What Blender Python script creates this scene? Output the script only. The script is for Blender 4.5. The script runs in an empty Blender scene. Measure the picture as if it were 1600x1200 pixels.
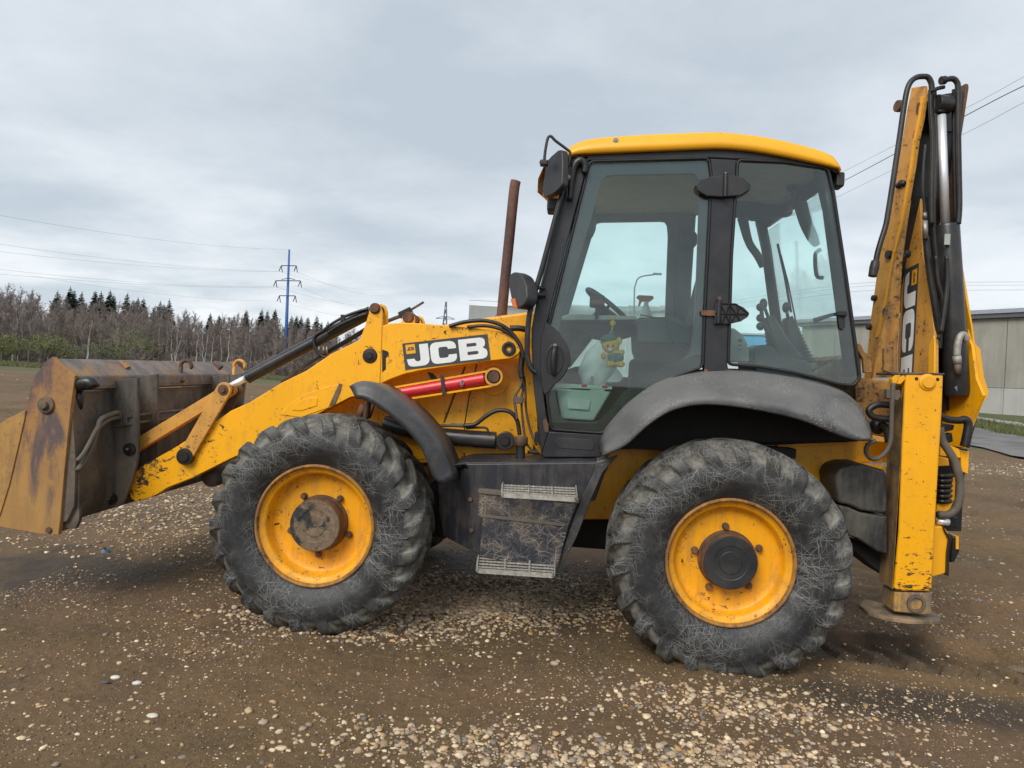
import bpy, bmesh, math, random
import numpy as np
from mathutils import Vector, Matrix

random.seed(7); RNG = np.random.default_rng(11)
SC = bpy.context.scene
COL = SC.collection

# ------------------------------------------------------------------ camera
# metres; X runs along the machine (front = -X), Y away from the viewer, Z up,
# origin on the ground under the rear axle, in the plane of the near wheel rims
CAM = dict(x=-.948, y=-4.096, z=1.578, yaw=.0821, pitch=-.0031, roll=.056, f=1116.75)
def _axes():
    yw, pt, rl = CAM['yaw'], CAM['pitch'], CAM['roll']
    fw = np.array([-math.sin(yw)*math.cos(pt), math.cos(yw)*math.cos(pt), -math.sin(pt)])
    r0 = np.array([math.cos(yw), math.sin(yw), 0.]); u0 = np.cross(r0, fw)
    return math.cos(rl)*r0+math.sin(rl)*u0, -math.sin(rl)*r0+math.cos(rl)*u0, fw
RGT, UPV, FWD = _axes(); EYE = np.array([CAM['x'], CAM['y'], CAM['z']])
cd = bpy.data.cameras.new('camera'); co = bpy.data.objects.new('camera', cd); COL.objects.link(co)
cd.sensor_width = 36; cd.lens = CAM['f']/1600*36; cd.clip_start = .05; cd.clip_end = 3000
co.matrix_world = Matrix(((RGT[0], UPV[0], -FWD[0], EYE[0]), (RGT[1], UPV[1], -FWD[1], EYE[1]),
                          (RGT[2], UPV[2], -FWD[2], EYE[2]), (0, 0, 0, 1)))
SC.camera = co

# ------------------------------------------------------------------ node helpers
def nd(nt, kind, props=None, **inp):
    n = nt.nodes.new(kind)
    for k, v in (props or {}).items(): setattr(n, k, v)
    for k, v in inp.items():
        s = n.inputs[int(k[1:])] if k[0] == 'i' and k[1:].isdigit() else n.inputs[k]
        if isinstance(v, bpy.types.NodeSocket): nt.links.new(v, s)
        else: s.default_value = v
    return n
def mth(nt, op, a, b=0.0, c=0.0, clamp=False):
    return nd(nt, 'ShaderNodeMath', {'operation': op, 'use_clamp': clamp}, i0=a, i1=b, i2=c).outputs[0]
def mixc(nt, f, a, b):
    A = a if isinstance(a, bpy.types.NodeSocket) else (*a, 1) if len(a) == 3 else a
    B = b if isinstance(b, bpy.types.NodeSocket) else (*b, 1) if len(b) == 3 else b
    return nd(nt, 'ShaderNodeMix', {'data_type': 'RGBA'}, i0=f, i6=A, i7=B).outputs[2]
def ramp(nt, f, lo, hi):
    return nd(nt, 'ShaderNodeMapRange', {'clamp': True}, i0=f, i1=lo, i2=hi, i3=0., i4=1.).outputs[0]
def noi(nt, vec, scale, detail=4, rough=.6, dist=0., out=0):
    return nd(nt, 'ShaderNodeTexNoise', None, Vector=vec, Scale=scale, Detail=detail, Roughness=rough, Distortion=dist).outputs[out]
def mapv(nt, vec, scale=(1, 1, 1), rot=(0, 0, 0), loc=(0, 0, 0)):
    return nd(nt, 'ShaderNodeMapping', None, Vector=vec, Scale=scale, Rotation=rot, Location=loc).outputs[0]

# ------------------------------------------------------------------ sky, sun, exposure
SUN_EL, SUN_AZ = math.radians(40), math.radians(205)     # azimuth clockwise from +Y
W = bpy.data.worlds.new('World'); SC.world = W; W.use_nodes = True
nt = W.node_tree; bg = nt.nodes['Background']
sky = nd(nt, 'ShaderNodeTexSky', {'sky_type': 'NISHITA', 'sun_disc': False, 'sun_elevation': SUN_EL, 'sun_rotation': SUN_AZ})
tc = nd(nt, 'ShaderNodeTexCoord').outputs['Generated']
sx = nd(nt, 'ShaderNodeSeparateXYZ', None, Vector=tc)
zz = mth(nt, 'ADD', mth(nt, 'MAXIMUM', sx.outputs[2], 0.0), .16)
cv = nd(nt, 'ShaderNodeCombineXYZ', None, X=mth(nt, 'DIVIDE', sx.outputs[0], zz), Y=mth(nt, 'DIVIDE', sx.outputs[1], zz), Z=0.).outputs[0]
n1 = noi(nt, mapv(nt, cv, (1, 1.1, 1), (0, 0, .5)), .9, 6, .55, .3)
n2 = noi(nt, mapv(nt, cv, (1, 1.7, 1), (0, 0, .3), (4, 2, 0)), .34, 4, .5, .3)
n3 = noi(nt, mapv(nt, cv, (1, 1, 1), (0, 0, 0), (9, 5, 0)), 1.9, 6, .6, .2)
m = mth(nt, 'ADD', mth(nt, 'MULTIPLY', n1, .5), mth(nt, 'MULTIPLY', n2, .5))
m = mth(nt, 'ADD', m, mth(nt, 'MULTIPLY', mth(nt, 'SUBTRACT', n3, .5), .24))
c = mixc(nt, ramp(nt, m, .38, .60), (.318, .360, .402), (.488, .518, .546))
low = ramp(nt, sx.outputs[2], .24, .02)
c = mixc(nt, mth(nt, 'MULTIPLY', low, .62), c, mixc(nt, ramp(nt, m, .44, .55), (.385, .432, .474), (.64, .652, .656)))
skyc = nd(nt, 'ShaderNodeVectorMath', {'operation': 'SCALE'}, i0=sky.outputs[0], Scale=.08).outputs[0]
c = mixc(nt, .94, skyc, c)
nt.links.new(c, bg.inputs[0]); bg.inputs[1].default_value = 1.0
sl = bpy.data.lights.new('sun', 'SUN'); sl.energy = 1.5; sl.angle = math.radians(32); sl.color = (1, .965, .91)
so = bpy.data.objects.new('sun', sl); COL.objects.link(so)
sd = Vector((math.sin(SUN_AZ)*math.cos(SUN_EL), math.cos(SUN_AZ)*math.cos(SUN_EL), math.sin(SUN_EL)))
so.rotation_euler = sd.to_track_quat('Z', 'Y').to_euler(); so.location = (0, -10, 20)
vs = SC.view_settings; vs.view_transform = 'Standard'; vs.look = 'None'; vs.exposure = .80; vs.gamma = 1; vs.use_curve_mapping = False
SC.render.engine = 'CYCLES'; SC.cycles.use_denoising = True; SC.cycles.max_bounces = 10
SC.cycles.transparent_max_bounces = 24; SC.cycles.caustics_reflective = False; SC.cycles.caustics_refractive = False
SC.cycles.sample_clamp_indirect = 4

# ------------------------------------------------------------------ placing helpers
def P(px, py, n, q):                                    # the point of a real plane (normal n through q) seen at a photo pixel
    d = FWD + RGT*(px-800)/CAM['f'] + UPV*(600-py)/CAM['f']; n = np.array(n, float)
    return EYE + d*((np.array(q)-EYE) @ n)/(d @ n)
def A(px, py, Y): return P(px, py, (0, 1, 0), (0, Y, 0))
def AZ(px, py, Z): return P(px, py, (0, 0, 1), (0, 0, Z))
def AL(pts, Y): return [A(p[0], p[1], Y) for p in pts]
def pxm(Y, px=800): return abs(A(px+1, 600, Y)[0]-A(px, 600, Y)[0])   # metres per pixel

# ------------------------------------------------------------------ terrain
def perlin(x, y, seed=0):
    r = np.random.default_rng(seed); g = r.uniform(-1, 1, (256, 256, 2))
    xi, yi = np.floor(x).astype(int), np.floor(y).astype(int); xf, yf = x-xi, y-yi
    def dot(i, j):
        v = g[(xi+i) % 256, (yi+j) % 256]; return v[..., 0]*(xf-i)+v[..., 1]*(yf-j)
    u = xf**3*(xf*(6*xf-15)+10); v = yf**3*(yf*(6*yf-15)+10)
    a = dot(0, 0)*(1-u)+dot(1, 0)*u; b = dot(0, 1)*(1-u)+dot(1, 1)*u
    return a*(1-v)+b*v
def sst(a, b, x):
    t = np.clip((x-a)/(b-a), 0, 1); return t*t*(3-2*t)
def terrain(x, y):                                       # the broad lie of the land
    x = np.asarray(x, float); y = np.asarray(y, float)
    dx, dy = x-EYE[0], y-EYE[1]; d = np.hypot(dx, dy)
    ang = np.arctan2(dx, np.maximum(dy, 1e-3))           # 0 = straight ahead, + to the right
    w = sst(-.25, .5, ang)
    left = .75*sst(20, 190, d); right = 1.8*np.clip((d-12)/63, 0, 1.3)
    z = left*(1-w)+right*w
    z = z+.028+.02*np.clip(y, 0, 3)+.022*np.exp(-((x/.8)**2+((y-.2)/.7)**2))
    z = z+.035*np.exp(-(((x+2.3)/.75)**2+((y-.25)/.8)**2))
    return z
def GR(px, py, dmax=400):                                # ground point seen at a photo pixel
    d = FWD + RGT*(px-800)/CAM['f'] + UPV*(600-py)/CAM['f']
    t = 1.0
    while t < dmax:
        p = EYE+d*t
        if p[2] <= float(terrain(p[0], p[1])): return p
        t *= 1.004
    return EYE+d*dmax
def HD(px, dist):                                        # ground point at a heading and distance
    py = 603+(px-800)*.056
    d = FWD + RGT*(px-800)/CAM['f'] + UPV*(600-py)/CAM['f']; d = d/np.hypot(d[0], d[1])
    p = EYE+d*dist; p[2] = float(terrain(p[0], p[1])); return p
def SK(px, py, dist):                                    # a point in the air at a pixel and horizontal distance
    d = FWD + RGT*(px-800)/CAM['f'] + UPV*(600-py)/CAM['f']
    return EYE+d*dist/np.hypot(d[0], d[1])

# ------------------------------------------------------------------ object helpers
def link(o, parent=None):
    COL.objects.link(o)
    if parent is not None:
        o.parent = parent
        if parent.type == 'EMPTY' and not parent.get('local'):
            o.matrix_parent_inverse = Matrix.Translation(-Vector(parent.location))
    return o
def thing(name, label, cat, loc=(0, 0, 0), group=None, local=False):
    o = bpy.data.objects.new(name, None); COL.objects.link(o); o.location = Vector(loc)
    o['label'] = label; o['category'] = cat; o.empty_display_size = .2
    if group: o['group'] = group
    if local: o['local'] = 1
    return o
def tag(o, label, cat, group=None):
    o['label'] = label; o['category'] = cat
    if group: o['group'] = group
    return o
def struct(o, kind='structure'):
    o['kind'] = kind; return o
def meshobj(name, V, F, mat, parent=None, smooth=False, bevel=0, seg=2):
    me = bpy.data.meshes.new(name); me.from_pydata([tuple(map(float, v)) for v in V], [], [tuple(f) for f in F]); me.update()
    return finish(name, me, mat, parent, smooth, bevel, seg)
def finish(name, me, mat, parent=None, smooth=False, bevel=0, seg=2):
    o = bpy.data.objects.new(name, me)
    if mat: me.materials.append(mat)
    if smooth: me.polygons.foreach_set('use_smooth', [True]*len(me.polygons))
    if bevel:
        b = o.modifiers.new('bevel', 'BEVEL'); b.width = bevel; b.segments = seg; b.limit_method = 'ANGLE'; b.angle_limit = math.radians(32)
        b.harden_normals = True; me.polygons.foreach_set('use_smooth', [True]*len(me.polygons))
        for e in me.edges: pass
    return link(o, parent)
class MB:                                               # gathers shapes for ONE mesh object
    def __init__(s): s.V = []; s.F = []
    def add(s, V, F):
        k = len(s.V); s.V += [np.array(v, float) for v in V]; s.F += [tuple(i+k for i in f) for f in F]; return s
    def prism(s, front, off):
        front = [np.array(p, float) for p in front]; off = np.array(off, float); n = len(front)
        nrm = sum((np.cross(front[i]-front[0], front[(i+1) % n]-front[0]) for i in range(1, n-1)), np.zeros(3))
        if nrm @ off > 0: front = front[::-1]
        V = front+[p+off for p in front]
        F = [tuple(range(n)), tuple(range(2*n-1, n-1, -1))]+[((i+1) % n, i, n+i, n+(i+1) % n) for i in range(n)]
        return s.add(V, F)
    def box(s, c, size, rot=None):
        c = np.array(c, float); h = np.array(size, float)/2
        R = np.eye(3) if rot is None else np.array(rot)
        V = [c+R @ (h*np.array(k)) for k in ((-1, -1, -1), (1, -1, -1), (1, 1, -1), (-1, 1, -1), (-1, -1, 1), (1, -1, 1), (1, 1, 1), (-1, 1, 1))]
        return s.add(V, [(0, 3, 2, 1), (4, 5, 6, 7), (0, 1, 5, 4), (1, 2, 6, 5), (2, 3, 7, 6), (3, 0, 4, 7)])
    def tube(s, pts, r, n=10, caps=True, smooth=0):
        pts = [np.array(p, float) for p in pts]
        if smooth and len(pts) > 2: pts, r = catmull(pts, r, smooth)
        m = len(pts); rr = r if hasattr(r, '__len__') else [r]*m
        t0 = pts[1]-pts[0]; t0 = t0/np.linalg.norm(t0)
        a = np.array([0, 0, 1.]) if abs(t0[2]) < .9 else np.array([1., 0, 0]); a = a-t0*(a @ t0); a /= np.linalg.norm(a)
        V = []
        for i in range(m):
            t = pts[min(i+1, m-1)]-pts[max(i-1, 0)]; t = t/(np.linalg.norm(t)+1e-12)
            a = a-t*(a @ t); a /= np.linalg.norm(a); b = np.cross(t, a)
            V += [pts[i]+rr[i]*(math.cos(q)*a+math.sin(q)*b) for q in (2*math.pi*j/n for j in range(n))]
        F = [(i*n+j, i*n+(j+1) % n, (i+1)*n+(j+1) % n, (i+1)*n+j) for i in range(m-1) for j in range(n)]
        if caps: F += [tuple(range(n-1, -1, -1)), tuple((m-1)*n+j for j in range(n))]
        return s.add(V, F)
    def lathe(s, prof, c, ax=(0, 1, 0), n=48):           # profile of (radius, distance along the axis)
        c = np.array(c, float); ax = np.array(ax, float); ax /= np.linalg.norm(ax)
        u = np.cross(ax, (0, 0, 1.)) if abs(ax[2]) < .9 else np.cross(ax, (1., 0, 0)); u /= np.linalg.norm(u); v = np.cross(ax, u)
        V = [c+ax*y+max(r, 1e-4)*(math.cos(q)*u+math.sin(q)*v) for r, y in prof for q in (2*math.pi*j/n for j in range(n))]
        m = len(prof)
        return s.add(V, [(i*n+j, (i+1)*n+j, (i+1)*n+(j+1) % n, i*n+(j+1) % n) for i in range(m-1) for j in range(n)])
    def ball(s, c, r, seg=12, rings=8):
        c = np.array(c, float); rr = np.array(r if hasattr(r, '__len__') else (r, r, r), float)
        V = [c+rr*np.array((math.sin(t)*math.cos(p), math.sin(t)*math.sin(p), math.cos(t)))
             for t in (math.pi*(i+.001)/(rings+.002) for i in range(rings+1)) for p in (2*math.pi*j/seg for j in range(seg))]
        return s.add(V, [(i*seg+j, (i+1)*seg+j, (i+1)*seg+(j+1) % seg, i*seg+(j+1) % seg) for i in range(rings) for j in range(seg)])
    def build(s, name, mat, parent=None, smooth=False, bevel=0, seg=2):
        o = meshobj(name, s.V, s.F, mat, parent, smooth, bevel, seg); fixn(o.data); return o
def fixn(me):
    b = bmesh.new(); b.from_mesh(me); bmesh.ops.recalc_face_normals(b, faces=b.faces); b.to_mesh(me); b.free()
def catmull(pts, r, k):
    rr = list(r) if hasattr(r, '__len__') else [r]*len(pts); out = []; ro = []; n = len(pts)
    for i in range(n-1):
        p0, p1, p2, p3 = pts[max(i-1, 0)], pts[i], pts[i+1], pts[min(i+2, n-1)]
        for j in range(k):
            t = j/k; out.append(.5*((2*p1)+(p2-p0)*t+(2*p0-5*p1+4*p2-p3)*t*t+(3*p1-p0-3*p2+p3)*t**3)); ro.append(rr[i]*(1-t)+rr[i+1]*t)
    out.append(pts[-1]); ro.append(rr[-1]); return out, ro
def plate(name, px, Y, th, mat, parent, bevel=.004, dz=0.):
    return MB().prism(AL(px, Y), (0, th, dz)).build(name, mat, parent, bevel=bevel)
def pplate(name, px, n, q, off, mat, parent, bevel=.003):
    return MB().prism([P(a, b, n, q) for a, b in px], off).build(name, mat, parent, bevel=bevel)
def tubeo(name, pts, r, mat, parent, n=10, smooth=6):
    return MB().tube(pts, r, n, True, smooth).build(name, mat, parent, smooth=False if n < 6 else True)
def cyl(name, a, b, r, mat, parent, n=24, bevel=.003):
    return MB().tube([a, b], r, n).build(name, mat, parent, bevel=bevel)
def loft(name, rows, mat, parent, th=0, smooth=True, closed=False):
    m, n = len(rows), len(rows[0]); V = [p for r in rows for p in r]
    F = [(i*n+j, i*n+j+1, (i+1)*n+j+1, (i+1)*n+j) for i in range(m-1) for j in range(n-1)]
    o = meshobj(name, V, F, mat, parent, smooth)
    if th:
        s = o.modifiers.new('thickness', 'SOLIDIFY'); s.thickness = th; s.offset = 0
    return o
def copy_tree(o, parent=None):
    c = o.copy(); COL.objects.link(c)
    if parent is not None: c.parent = parent
    for ch in list(o.children): copy_tree(ch, c)
    return c
def resample(pts, n):
    pts = np.array(pts, float); s = np.r_[0, np.cumsum(np.linalg.norm(np.diff(pts, axis=0), axis=1))]
    t = np.linspace(0, s[-1], n); return np.stack([np.interp(t, s, pts[:, k]) for k in range(pts.shape[1])], 1)
def smoothpx(pts, k=5):
    return [tuple(p) for p in catmull([np.array(p, float) for p in pts], 0, k)[0]]

# ------------------------------------------------------------------ materials
def base(name, rough=.5, metal=0., coord='Object'):
    mt = bpy.data.materials.new(name); mt.use_nodes = True; t = mt.node_tree
    b = t.nodes['Principled BSDF']; b.inputs['Roughness'].default_value = rough; b.inputs['Metallic'].default_value = metal
    return mt, t, b, nd(t, 'ShaderNodeTexCoord').outputs[coord]
def setc(t, b, col, rough=None, bump=None, strength=.3, dist=.01):
    if isinstance(col, bpy.types.NodeSocket): t.links.new(col, b.inputs['Base Color'])
    else: b.inputs['Base Color'].default_value = (*col, 1)
    if rough is not None:
        if isinstance(rough, bpy.types.NodeSocket): t.links.new(rough, b.inputs['Roughness'])
        else: b.inputs['Roughness'].default_value = rough
    if bump is not None:
        bn = nd(t, 'ShaderNodeBump', None, Height=bump, Strength=strength, Distance=dist)
        t.links.new(bn.outputs[0], b.inputs['Normal'])
def flat(name, col, rough=.6, metal=0., var=.15, scale=9, bump=.15):
    mt, t, b, v = base(name, rough, metal)
    n = noi(t, v, scale, 6, .65); d = tuple(k*(1-var*1.6) for k in col); e = tuple(min(1, k*(1+var)) for k in col)
    setc(t, b, mixc(t, ramp(t, n, .3, .7), d, e), ramp(t, n, -.9*rough, 1.9-rough) if 0 else rough, noi(t, v, scale*9, 3), bump, .004)
    return mt
def scratches(t, v, seeds=(0, 1, 2), scale=9., width=.02):
    tot = None
    for i, s in enumerate(seeds):
        vv = mapv(t, v, (1, 1, 1), (.7*s+.3, 1.1*s, .5*s), (3.1*s, 1.7*s, s))
        wv = nd(t, 'ShaderNodeVectorMath', {'operation': 'ADD'}, i0=vv, i1=nd(t, 'ShaderNodeVectorMath', {'operation': 'SCALE'}, i0=noi(t, vv, 6+s, 3, .6, 0, 1), Scale=.10).outputs[0]).outputs[0]
        e = nd(t, 'ShaderNodeTexVoronoi', {'feature': 'DISTANCE_TO_EDGE'}, Vector=wv, Scale=scale*(1+.55*i), Randomness=1.).outputs['Distance']
        l = ramp(t, e, width*(1+.1*i), width*.25)
        k = ramp(t, noi(t, vv, 5+2*i, 3), .44, .60)
        l = mth(t, 'MULTIPLY', l, k); tot = l if tot is None else mth(t, 'MAXIMUM', tot, l)
    return tot
def straw(t, v, n=6, dens=1., ln=.055, wd=.0042, seed=0):
    tot = None
    wv = nd(t, 'ShaderNodeVectorMath', {'operation': 'ADD'}, i0=v, i1=nd(t, 'ShaderNodeVectorMath', {'operation': 'SCALE'}, i0=noi(t, v, 11, 2, .5, 0, 1), Scale=.045).outputs[0]).outputs[0]
    for i in range(n):
        a = (i*2.399+seed*.7) % 3.1416; L_ = ln*(.7+.25*(i % 4)); w_ = wd*(.75+.2*(i % 3))
        q = mapv(t, nd(t, 'ShaderNodeVectorRotate', {'rotation_type': 'Y_AXIS'}, Vector=wv, Angle=a).outputs[0], (.14/w_, 1.2, .14/L_), (0, 0, 0), (i*3.7+seed, i*1.3, i*5.1))
        d = nd(t, 'ShaderNodeTexVoronoi', None, Vector=q, Scale=1., Randomness=1.).outputs['Distance']
        l = ramp(t, d, .20*dens, .10*dens); tot = l if tot is None else mth(t, 'MAXIMUM', tot, l)
    return tot
def paint(name, col, dirt=(.20, .125, .055), dirt_amt=.35, chip=.60, rust=(.055, .030, .018), rough=.36, dirt_lo=.46, streak=.5, wear=None, wearx=None):
    mt, t, b, v = base(name, rough)
    b.inputs['Coat Weight'].default_value = .05; b.inputs['Coat Roughness'].default_value = .25
    big = noi(t, v, 1.7, 6, .62); mid = noi(t, v, 7, 8, .7); fine = noi(t, v, 42, 5, .7)
    st = noi(t, mapv(t, v, (9, 9, 1.1)), 2.2, 5, .65)
    c = mixc(t, ramp(t, big, .3, .7), tuple(k*.93 for k in col), tuple(min(1, k*1.04) for k in col))
    film = mth(t, 'MULTIPLY', ramp(t, mth(t, 'ADD', mth(t, 'MULTIPLY', mid, .55), mth(t, 'MULTIPLY', st, .45*streak/.5)), dirt_lo, dirt_lo+.22), dirt_amt)
    c = mixc(t, film, c, dirt)
    pits = mth(t, 'MULTIPLY', ramp(t, fine, chip+.005, chip+.03), ramp(t, mid, .49, .57))
    big_chip = mth(t, 'MULTIPLY', ramp(t, noi(t, v, 13, 8, .78, .5), chip+.045, chip+.062), ramp(t, noi(t, v, 2.3, 3), .46, .56))
    ch = mth(t, 'MAXIMUM', pits, big_chip)
    if wear:                                             # paint rubbed off towards the foot
        hz = nd(t, 'ShaderNodeSeparateXYZ', None, Vector=v).outputs[2]
        rub = mth(t, 'SUBTRACT', noi(t, mapv(t, v, (1, 1, 2.4)), 16, 8, .75, .4), mth(t, 'MULTIPLY', ramp(t, hz, wear[1], wear[0]), .13))
        ch = mth(t, 'MAXIMUM', ch, ramp(t, rub, .375, .355))
    if wearx:
        hx = nd(t, 'ShaderNodeSeparateXYZ', None, Vector=v).outputs[0]
        rub = mth(t, 'SUBTRACT', noi(t, mapv(t, v, (1, 1, 1.6), (0, .5, 0)), 12, 8, .75, .5), mth(t, 'MULTIPLY', ramp(t, hx, wearx[0], wearx[1]), .10))
        ch = mth(t, 'MAXIMUM', ch, ramp(t, rub, .372, .352))
    c = mixc(t, ch, c, rust)
    r = mth(t, 'ADD', rough, mth(t, 'MULTIPLY', mth(t, 'MAXIMUM', film, ch), .42), clamp=True)
    setc(t, b, c, r, mth(t, 'SUBTRACT', mth(t, 'MULTIPLY', mid, .12), mth(t, 'MULTIPLY', ch, .5)), .25, .004)
    return mt
YEL = (.94, .43, .003)
M = {}
M['yellow'] = paint('yellow_paint', YEL, dirt_amt=.36, chip=.600)
M['yellow_clean'] = paint('yellow_clean_paint', (.93, .44, .012), dirt_amt=.10, chip=.66)
M['yellow_arm'] = paint('yellow_arm_paint', YEL, dirt_amt=.34, chip=.592, dirt_lo=.50, wearx=(-3.0, -3.75))
M['yellow_faded'] = paint('yellow_faded_paint', (.66, .32, .055), dirt=(.17, .10, .05), dirt_amt=.55, chip=.57, rough=.5)
M['yellow_muddy'] = paint('yellow_muddy_paint', (.50, .235, .035), dirt=(.14, .085, .045), dirt_amt=.85, chip=.53, rough=.62, dirt_lo=.36)
M['yellow_rim'] = paint('yellow_rim_paint', (.92, .40, .004), dirt=(.20, .115, .055), dirt_amt=.55, chip=.585, rough=.42, dirt_lo=.44)
M['rim_lip'] = paint('rim_lip_paint', (.50, .23, .035), dirt=(.14, .08, .045), dirt_amt=.9, chip=.55, rough=.6, dirt_lo=.36)
M['yellow_leg'] = paint('yellow_leg_paint', (.94, .43, .004), dirt=(.16, .11, .06), dirt_amt=.15, chip=.615, wear=(.42, .95))
def rusty(name, c1, c2, c3, rot=.6, rough=.6, lo=.40, mudz=None):
    mt, t, b, v = base(name, rough)
    s1 = noi(t, mapv(t, v, (6, 6, 1.3), (0, rot, 0)), 1.5, 7, .65, .5); s2 = noi(t, v, 3.2, 7, .65, .4); s3 = noi(t, v, 30, 5, .7)
    c = mixc(t, ramp(t, s1, lo, lo+.15), c1, c2); c = mixc(t, ramp(t, s2, .50, .64), c, c3)
    c = mixc(t, mth(t, 'MULTIPLY', ramp(t, s3, .55, .70), .5), c, tuple(k*.45 for k in c2))
    if mudz:                                             # ochre mud caked on the lower part
        mz = mth(t, 'ADD', nd(t, 'ShaderNodeSeparateXYZ', None, Vector=v).outputs[2], mth(t, 'MULTIPLY', mth(t, 'SUBTRACT', s1, .5), 2.2))
        c = mixc(t, mth(t, 'MULTIPLY', ramp(t, mz, mudz[1], mudz[0]), .72), c, mixc(t, ramp(t, s2, .42, .6), (.42, .235, .065), (.34, .185, .055)))
    setc(t, b, c, mth(t, 'ADD', rough-.18, mth(t, 'MULTIPLY', s3, .45)), mth(t, 'ADD', s3, mth(t, 'MULTIPLY', s2, .6)), .35, .006)
    return mt
M['bucket'] = rusty('bucket_worn_steel', (.33, .160, .055), (.105, .074, .070), (.37, .19, .06), .75, .6, .42, (.70, 1.15))
M['bucket_mud'] = rusty('bucket_mud', (.40, .225, .065), (.31, .17, .06), (.44, .25, .07), .2, .75)
M['bucket_beam'] = rusty('bucket_beam_steel', (.23, .195, .17), (.155, .125, .11), (.34, .19, .07), .2, .55)
M['bucket_dark'] = rusty('bucket_dark_steel', (.115, .096, .080), (.060, .052, .045), (.145, .112, .082), .1, .6)
M['leg_foot'] = paint('worn_leg_foot', (.62, .32, .03), dirt=(.16, .13, .10), dirt_amt=.95, chip=.50, rust=(.16, .135, .115), rough=.6, dirt_lo=.34)
M['leg_side'] = rusty('muddy_leg_side', (.33, .19, .075), (.24, .14, .06), (.095, .075, .045), .0, .8)
M['rust'] = rusty('rust', (.16, .075, .035), (.075, .045, .032), (.21, .10, .045), .1, .75)
M['exhaust'] = rusty('exhaust_rust', (.135, .066, .050), (.085, .048, .042), (.165, .080, .055), .0, .7)
def blackp(name, col, dust=(.20, .185, .165), amt=.35, rough=.5, lines=False, lo=.45, speck=0., streak=False, top_light=0.):
    mt, t, b, v = base(name, rough)
    n = noi(t, v, 4.5, 8, .68, .3); f = noi(t, v, 55, 4, .7)
    vv = mapv(t, v, (8, 8, .9)) if streak else v
    k = mth(t, 'MULTIPLY', ramp(t, mth(t, 'ADD', mth(t, 'MULTIPLY', n, .6), mth(t, 'MULTIPLY', noi(t, vv, 3.1, 5, .65), .4)), lo, lo+.25), amt)
    c = mixc(t, ramp(t, f, .3, .7), tuple(x*.8 for x in col), tuple(x*1.2 for x in col)); c = mixc(t, k, c, dust)
    if top_light:                                           # upward faces painted paler, as if lit from above
        up_ = nd(t, 'ShaderNodeSeparateXYZ', None, Vector=nd(t, 'ShaderNodeNewGeometry').outputs['Normal']).outputs[2]
        c = mixc(t, mth(t, 'MULTIPLY', ramp(t, mth(t, 'ADD', up_, mth(t, 'MULTIPLY', mth(t, 'SUBTRACT', n, .5), .9)), .25, .75), top_light), c, (.24, .235, .225))
    if speck:
        vo = nd(t, 'ShaderNodeTexVoronoi', None, Vector=v, Scale=70., Randomness=1.).outputs['Distance']
        sp = mth(t, 'MULTIPLY', ramp(t, vo, .30, .14), ramp(t, noi(t, v, 6, 4), .47, .60))
        c = mixc(t, mth(t, 'MULTIPLY', sp, speck), c, (.42, .40, .36))
    if lines:
        c = mixc(t, mth(t, 'MULTIPLY', mth(t, 'MULTIPLY', straw(t, v, 11, 1.2, .032, .0014, 3), ramp(t, n, .38, .58)), .55), c, (.40, .36, .29))
    setc(t, b, c, mth(t, 'ADD', rough-.1, mth(t, 'MULTIPLY', k, .5)), f, .18, .003)
    return mt
M['black'] = blackp('black_paint', (.012, .0125, .014), amt=.16, rough=.42)
M['black_cab'] = blackp('black_cab_paint', (.018, .019, .023), (.085, .080, .080), amt=.32, rough=.42)
M['black_plastic'] = blackp('black_plastic', (.017, .0175, .020), amt=.18, rough=.55)
M['fender'] = blackp('fender_plastic', (.030, .030, .032), (.20, .195, .185), amt=.55, rough=.6, lo=.42, speck=.7, top_light=.42)
M['fender_front'] = blackp('front_fender_plastic', (.026, .026, .028), (.17, .14, .11), amt=.45, rough=.5, lo=.50, streak=True, top_light=.35)
M['cylinder'] = blackp('cylinder_paint', (.022, .022, .024), (.16, .11, .07), amt=.42, rough=.4, lo=.50)
M['step_box'] = blackp('step_box_paint', (.020, .022, .029), (.17, .13, .09), amt=.45, rough=.5, lo=.46, streak=True)
M['step_plate'] = blackp('step_plate_paint', (.020, .022, .033), (.25, .17, .095), amt=.85, rough=.6, lines=True, lo=.485)
M['tank'] = blackp('tank_plastic', (.020, .0195, .0185), (.17, .155, .125), amt=.62, rough=.6, lo=.43, streak=True)
M['grease'] = flat('grease', (.016, .013, .011), .35, 0, .3, 14, .3)
M['hose'] = blackp('hose_rubber', (.011, .011, .012), (.13, .115, .09), amt=.35, rough=.5)
M['hose_dusty'] = blackp('dusty_hose_rubber', (.09, .075, .058), (.22, .19, .15), amt=.7, rough=.75)
M['underbody'] = flat('underbody_black', (.014, .013, .012), .8)
M['headliner'] = flat('headliner_grey', (.66, .76, .79), .9, 0, .06)
M['frit'] = flat('glass_frit', (.085, .088, .100), .4, 0, .06)  # grey raised to paint in the sky reflected by the glass
M['mud'] = rusty('caked_mud', (.24, .165, .10), (.13, .10, .065), (.33, .225, .14), .2, .85)
M['seal'] = flat('rubber_seal', (.010, .010, .011), .55)
M['chrome'] = flat('chrome_rod', (.90, .92, .95), .42, .65, .03)
M['steel'] = flat('dull_steel', (.30, .27, .24), .45, .8, .3)
M['galv'] = flat('galvanised_step', (.40, .375, .33), .55, .3, .25, 30, .5)
M['dirty_steel'] = rusty('dirty_steel', (.12, .095, .075), (.06, .05, .045), (.17, .11, .065), .1, .6)
M['red'] = blackp('red_tube_paint', (.62, .026, .035), (.45, .12, .10), amt=.25, rough=.38)
M['decal_grey'] = flat('decal_grey', (.050, .052, .056), .4, 0, .08)
M['decal_white'] = flat('decal_white', (.78, .79, .78), .4, 0, .05)
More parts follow.
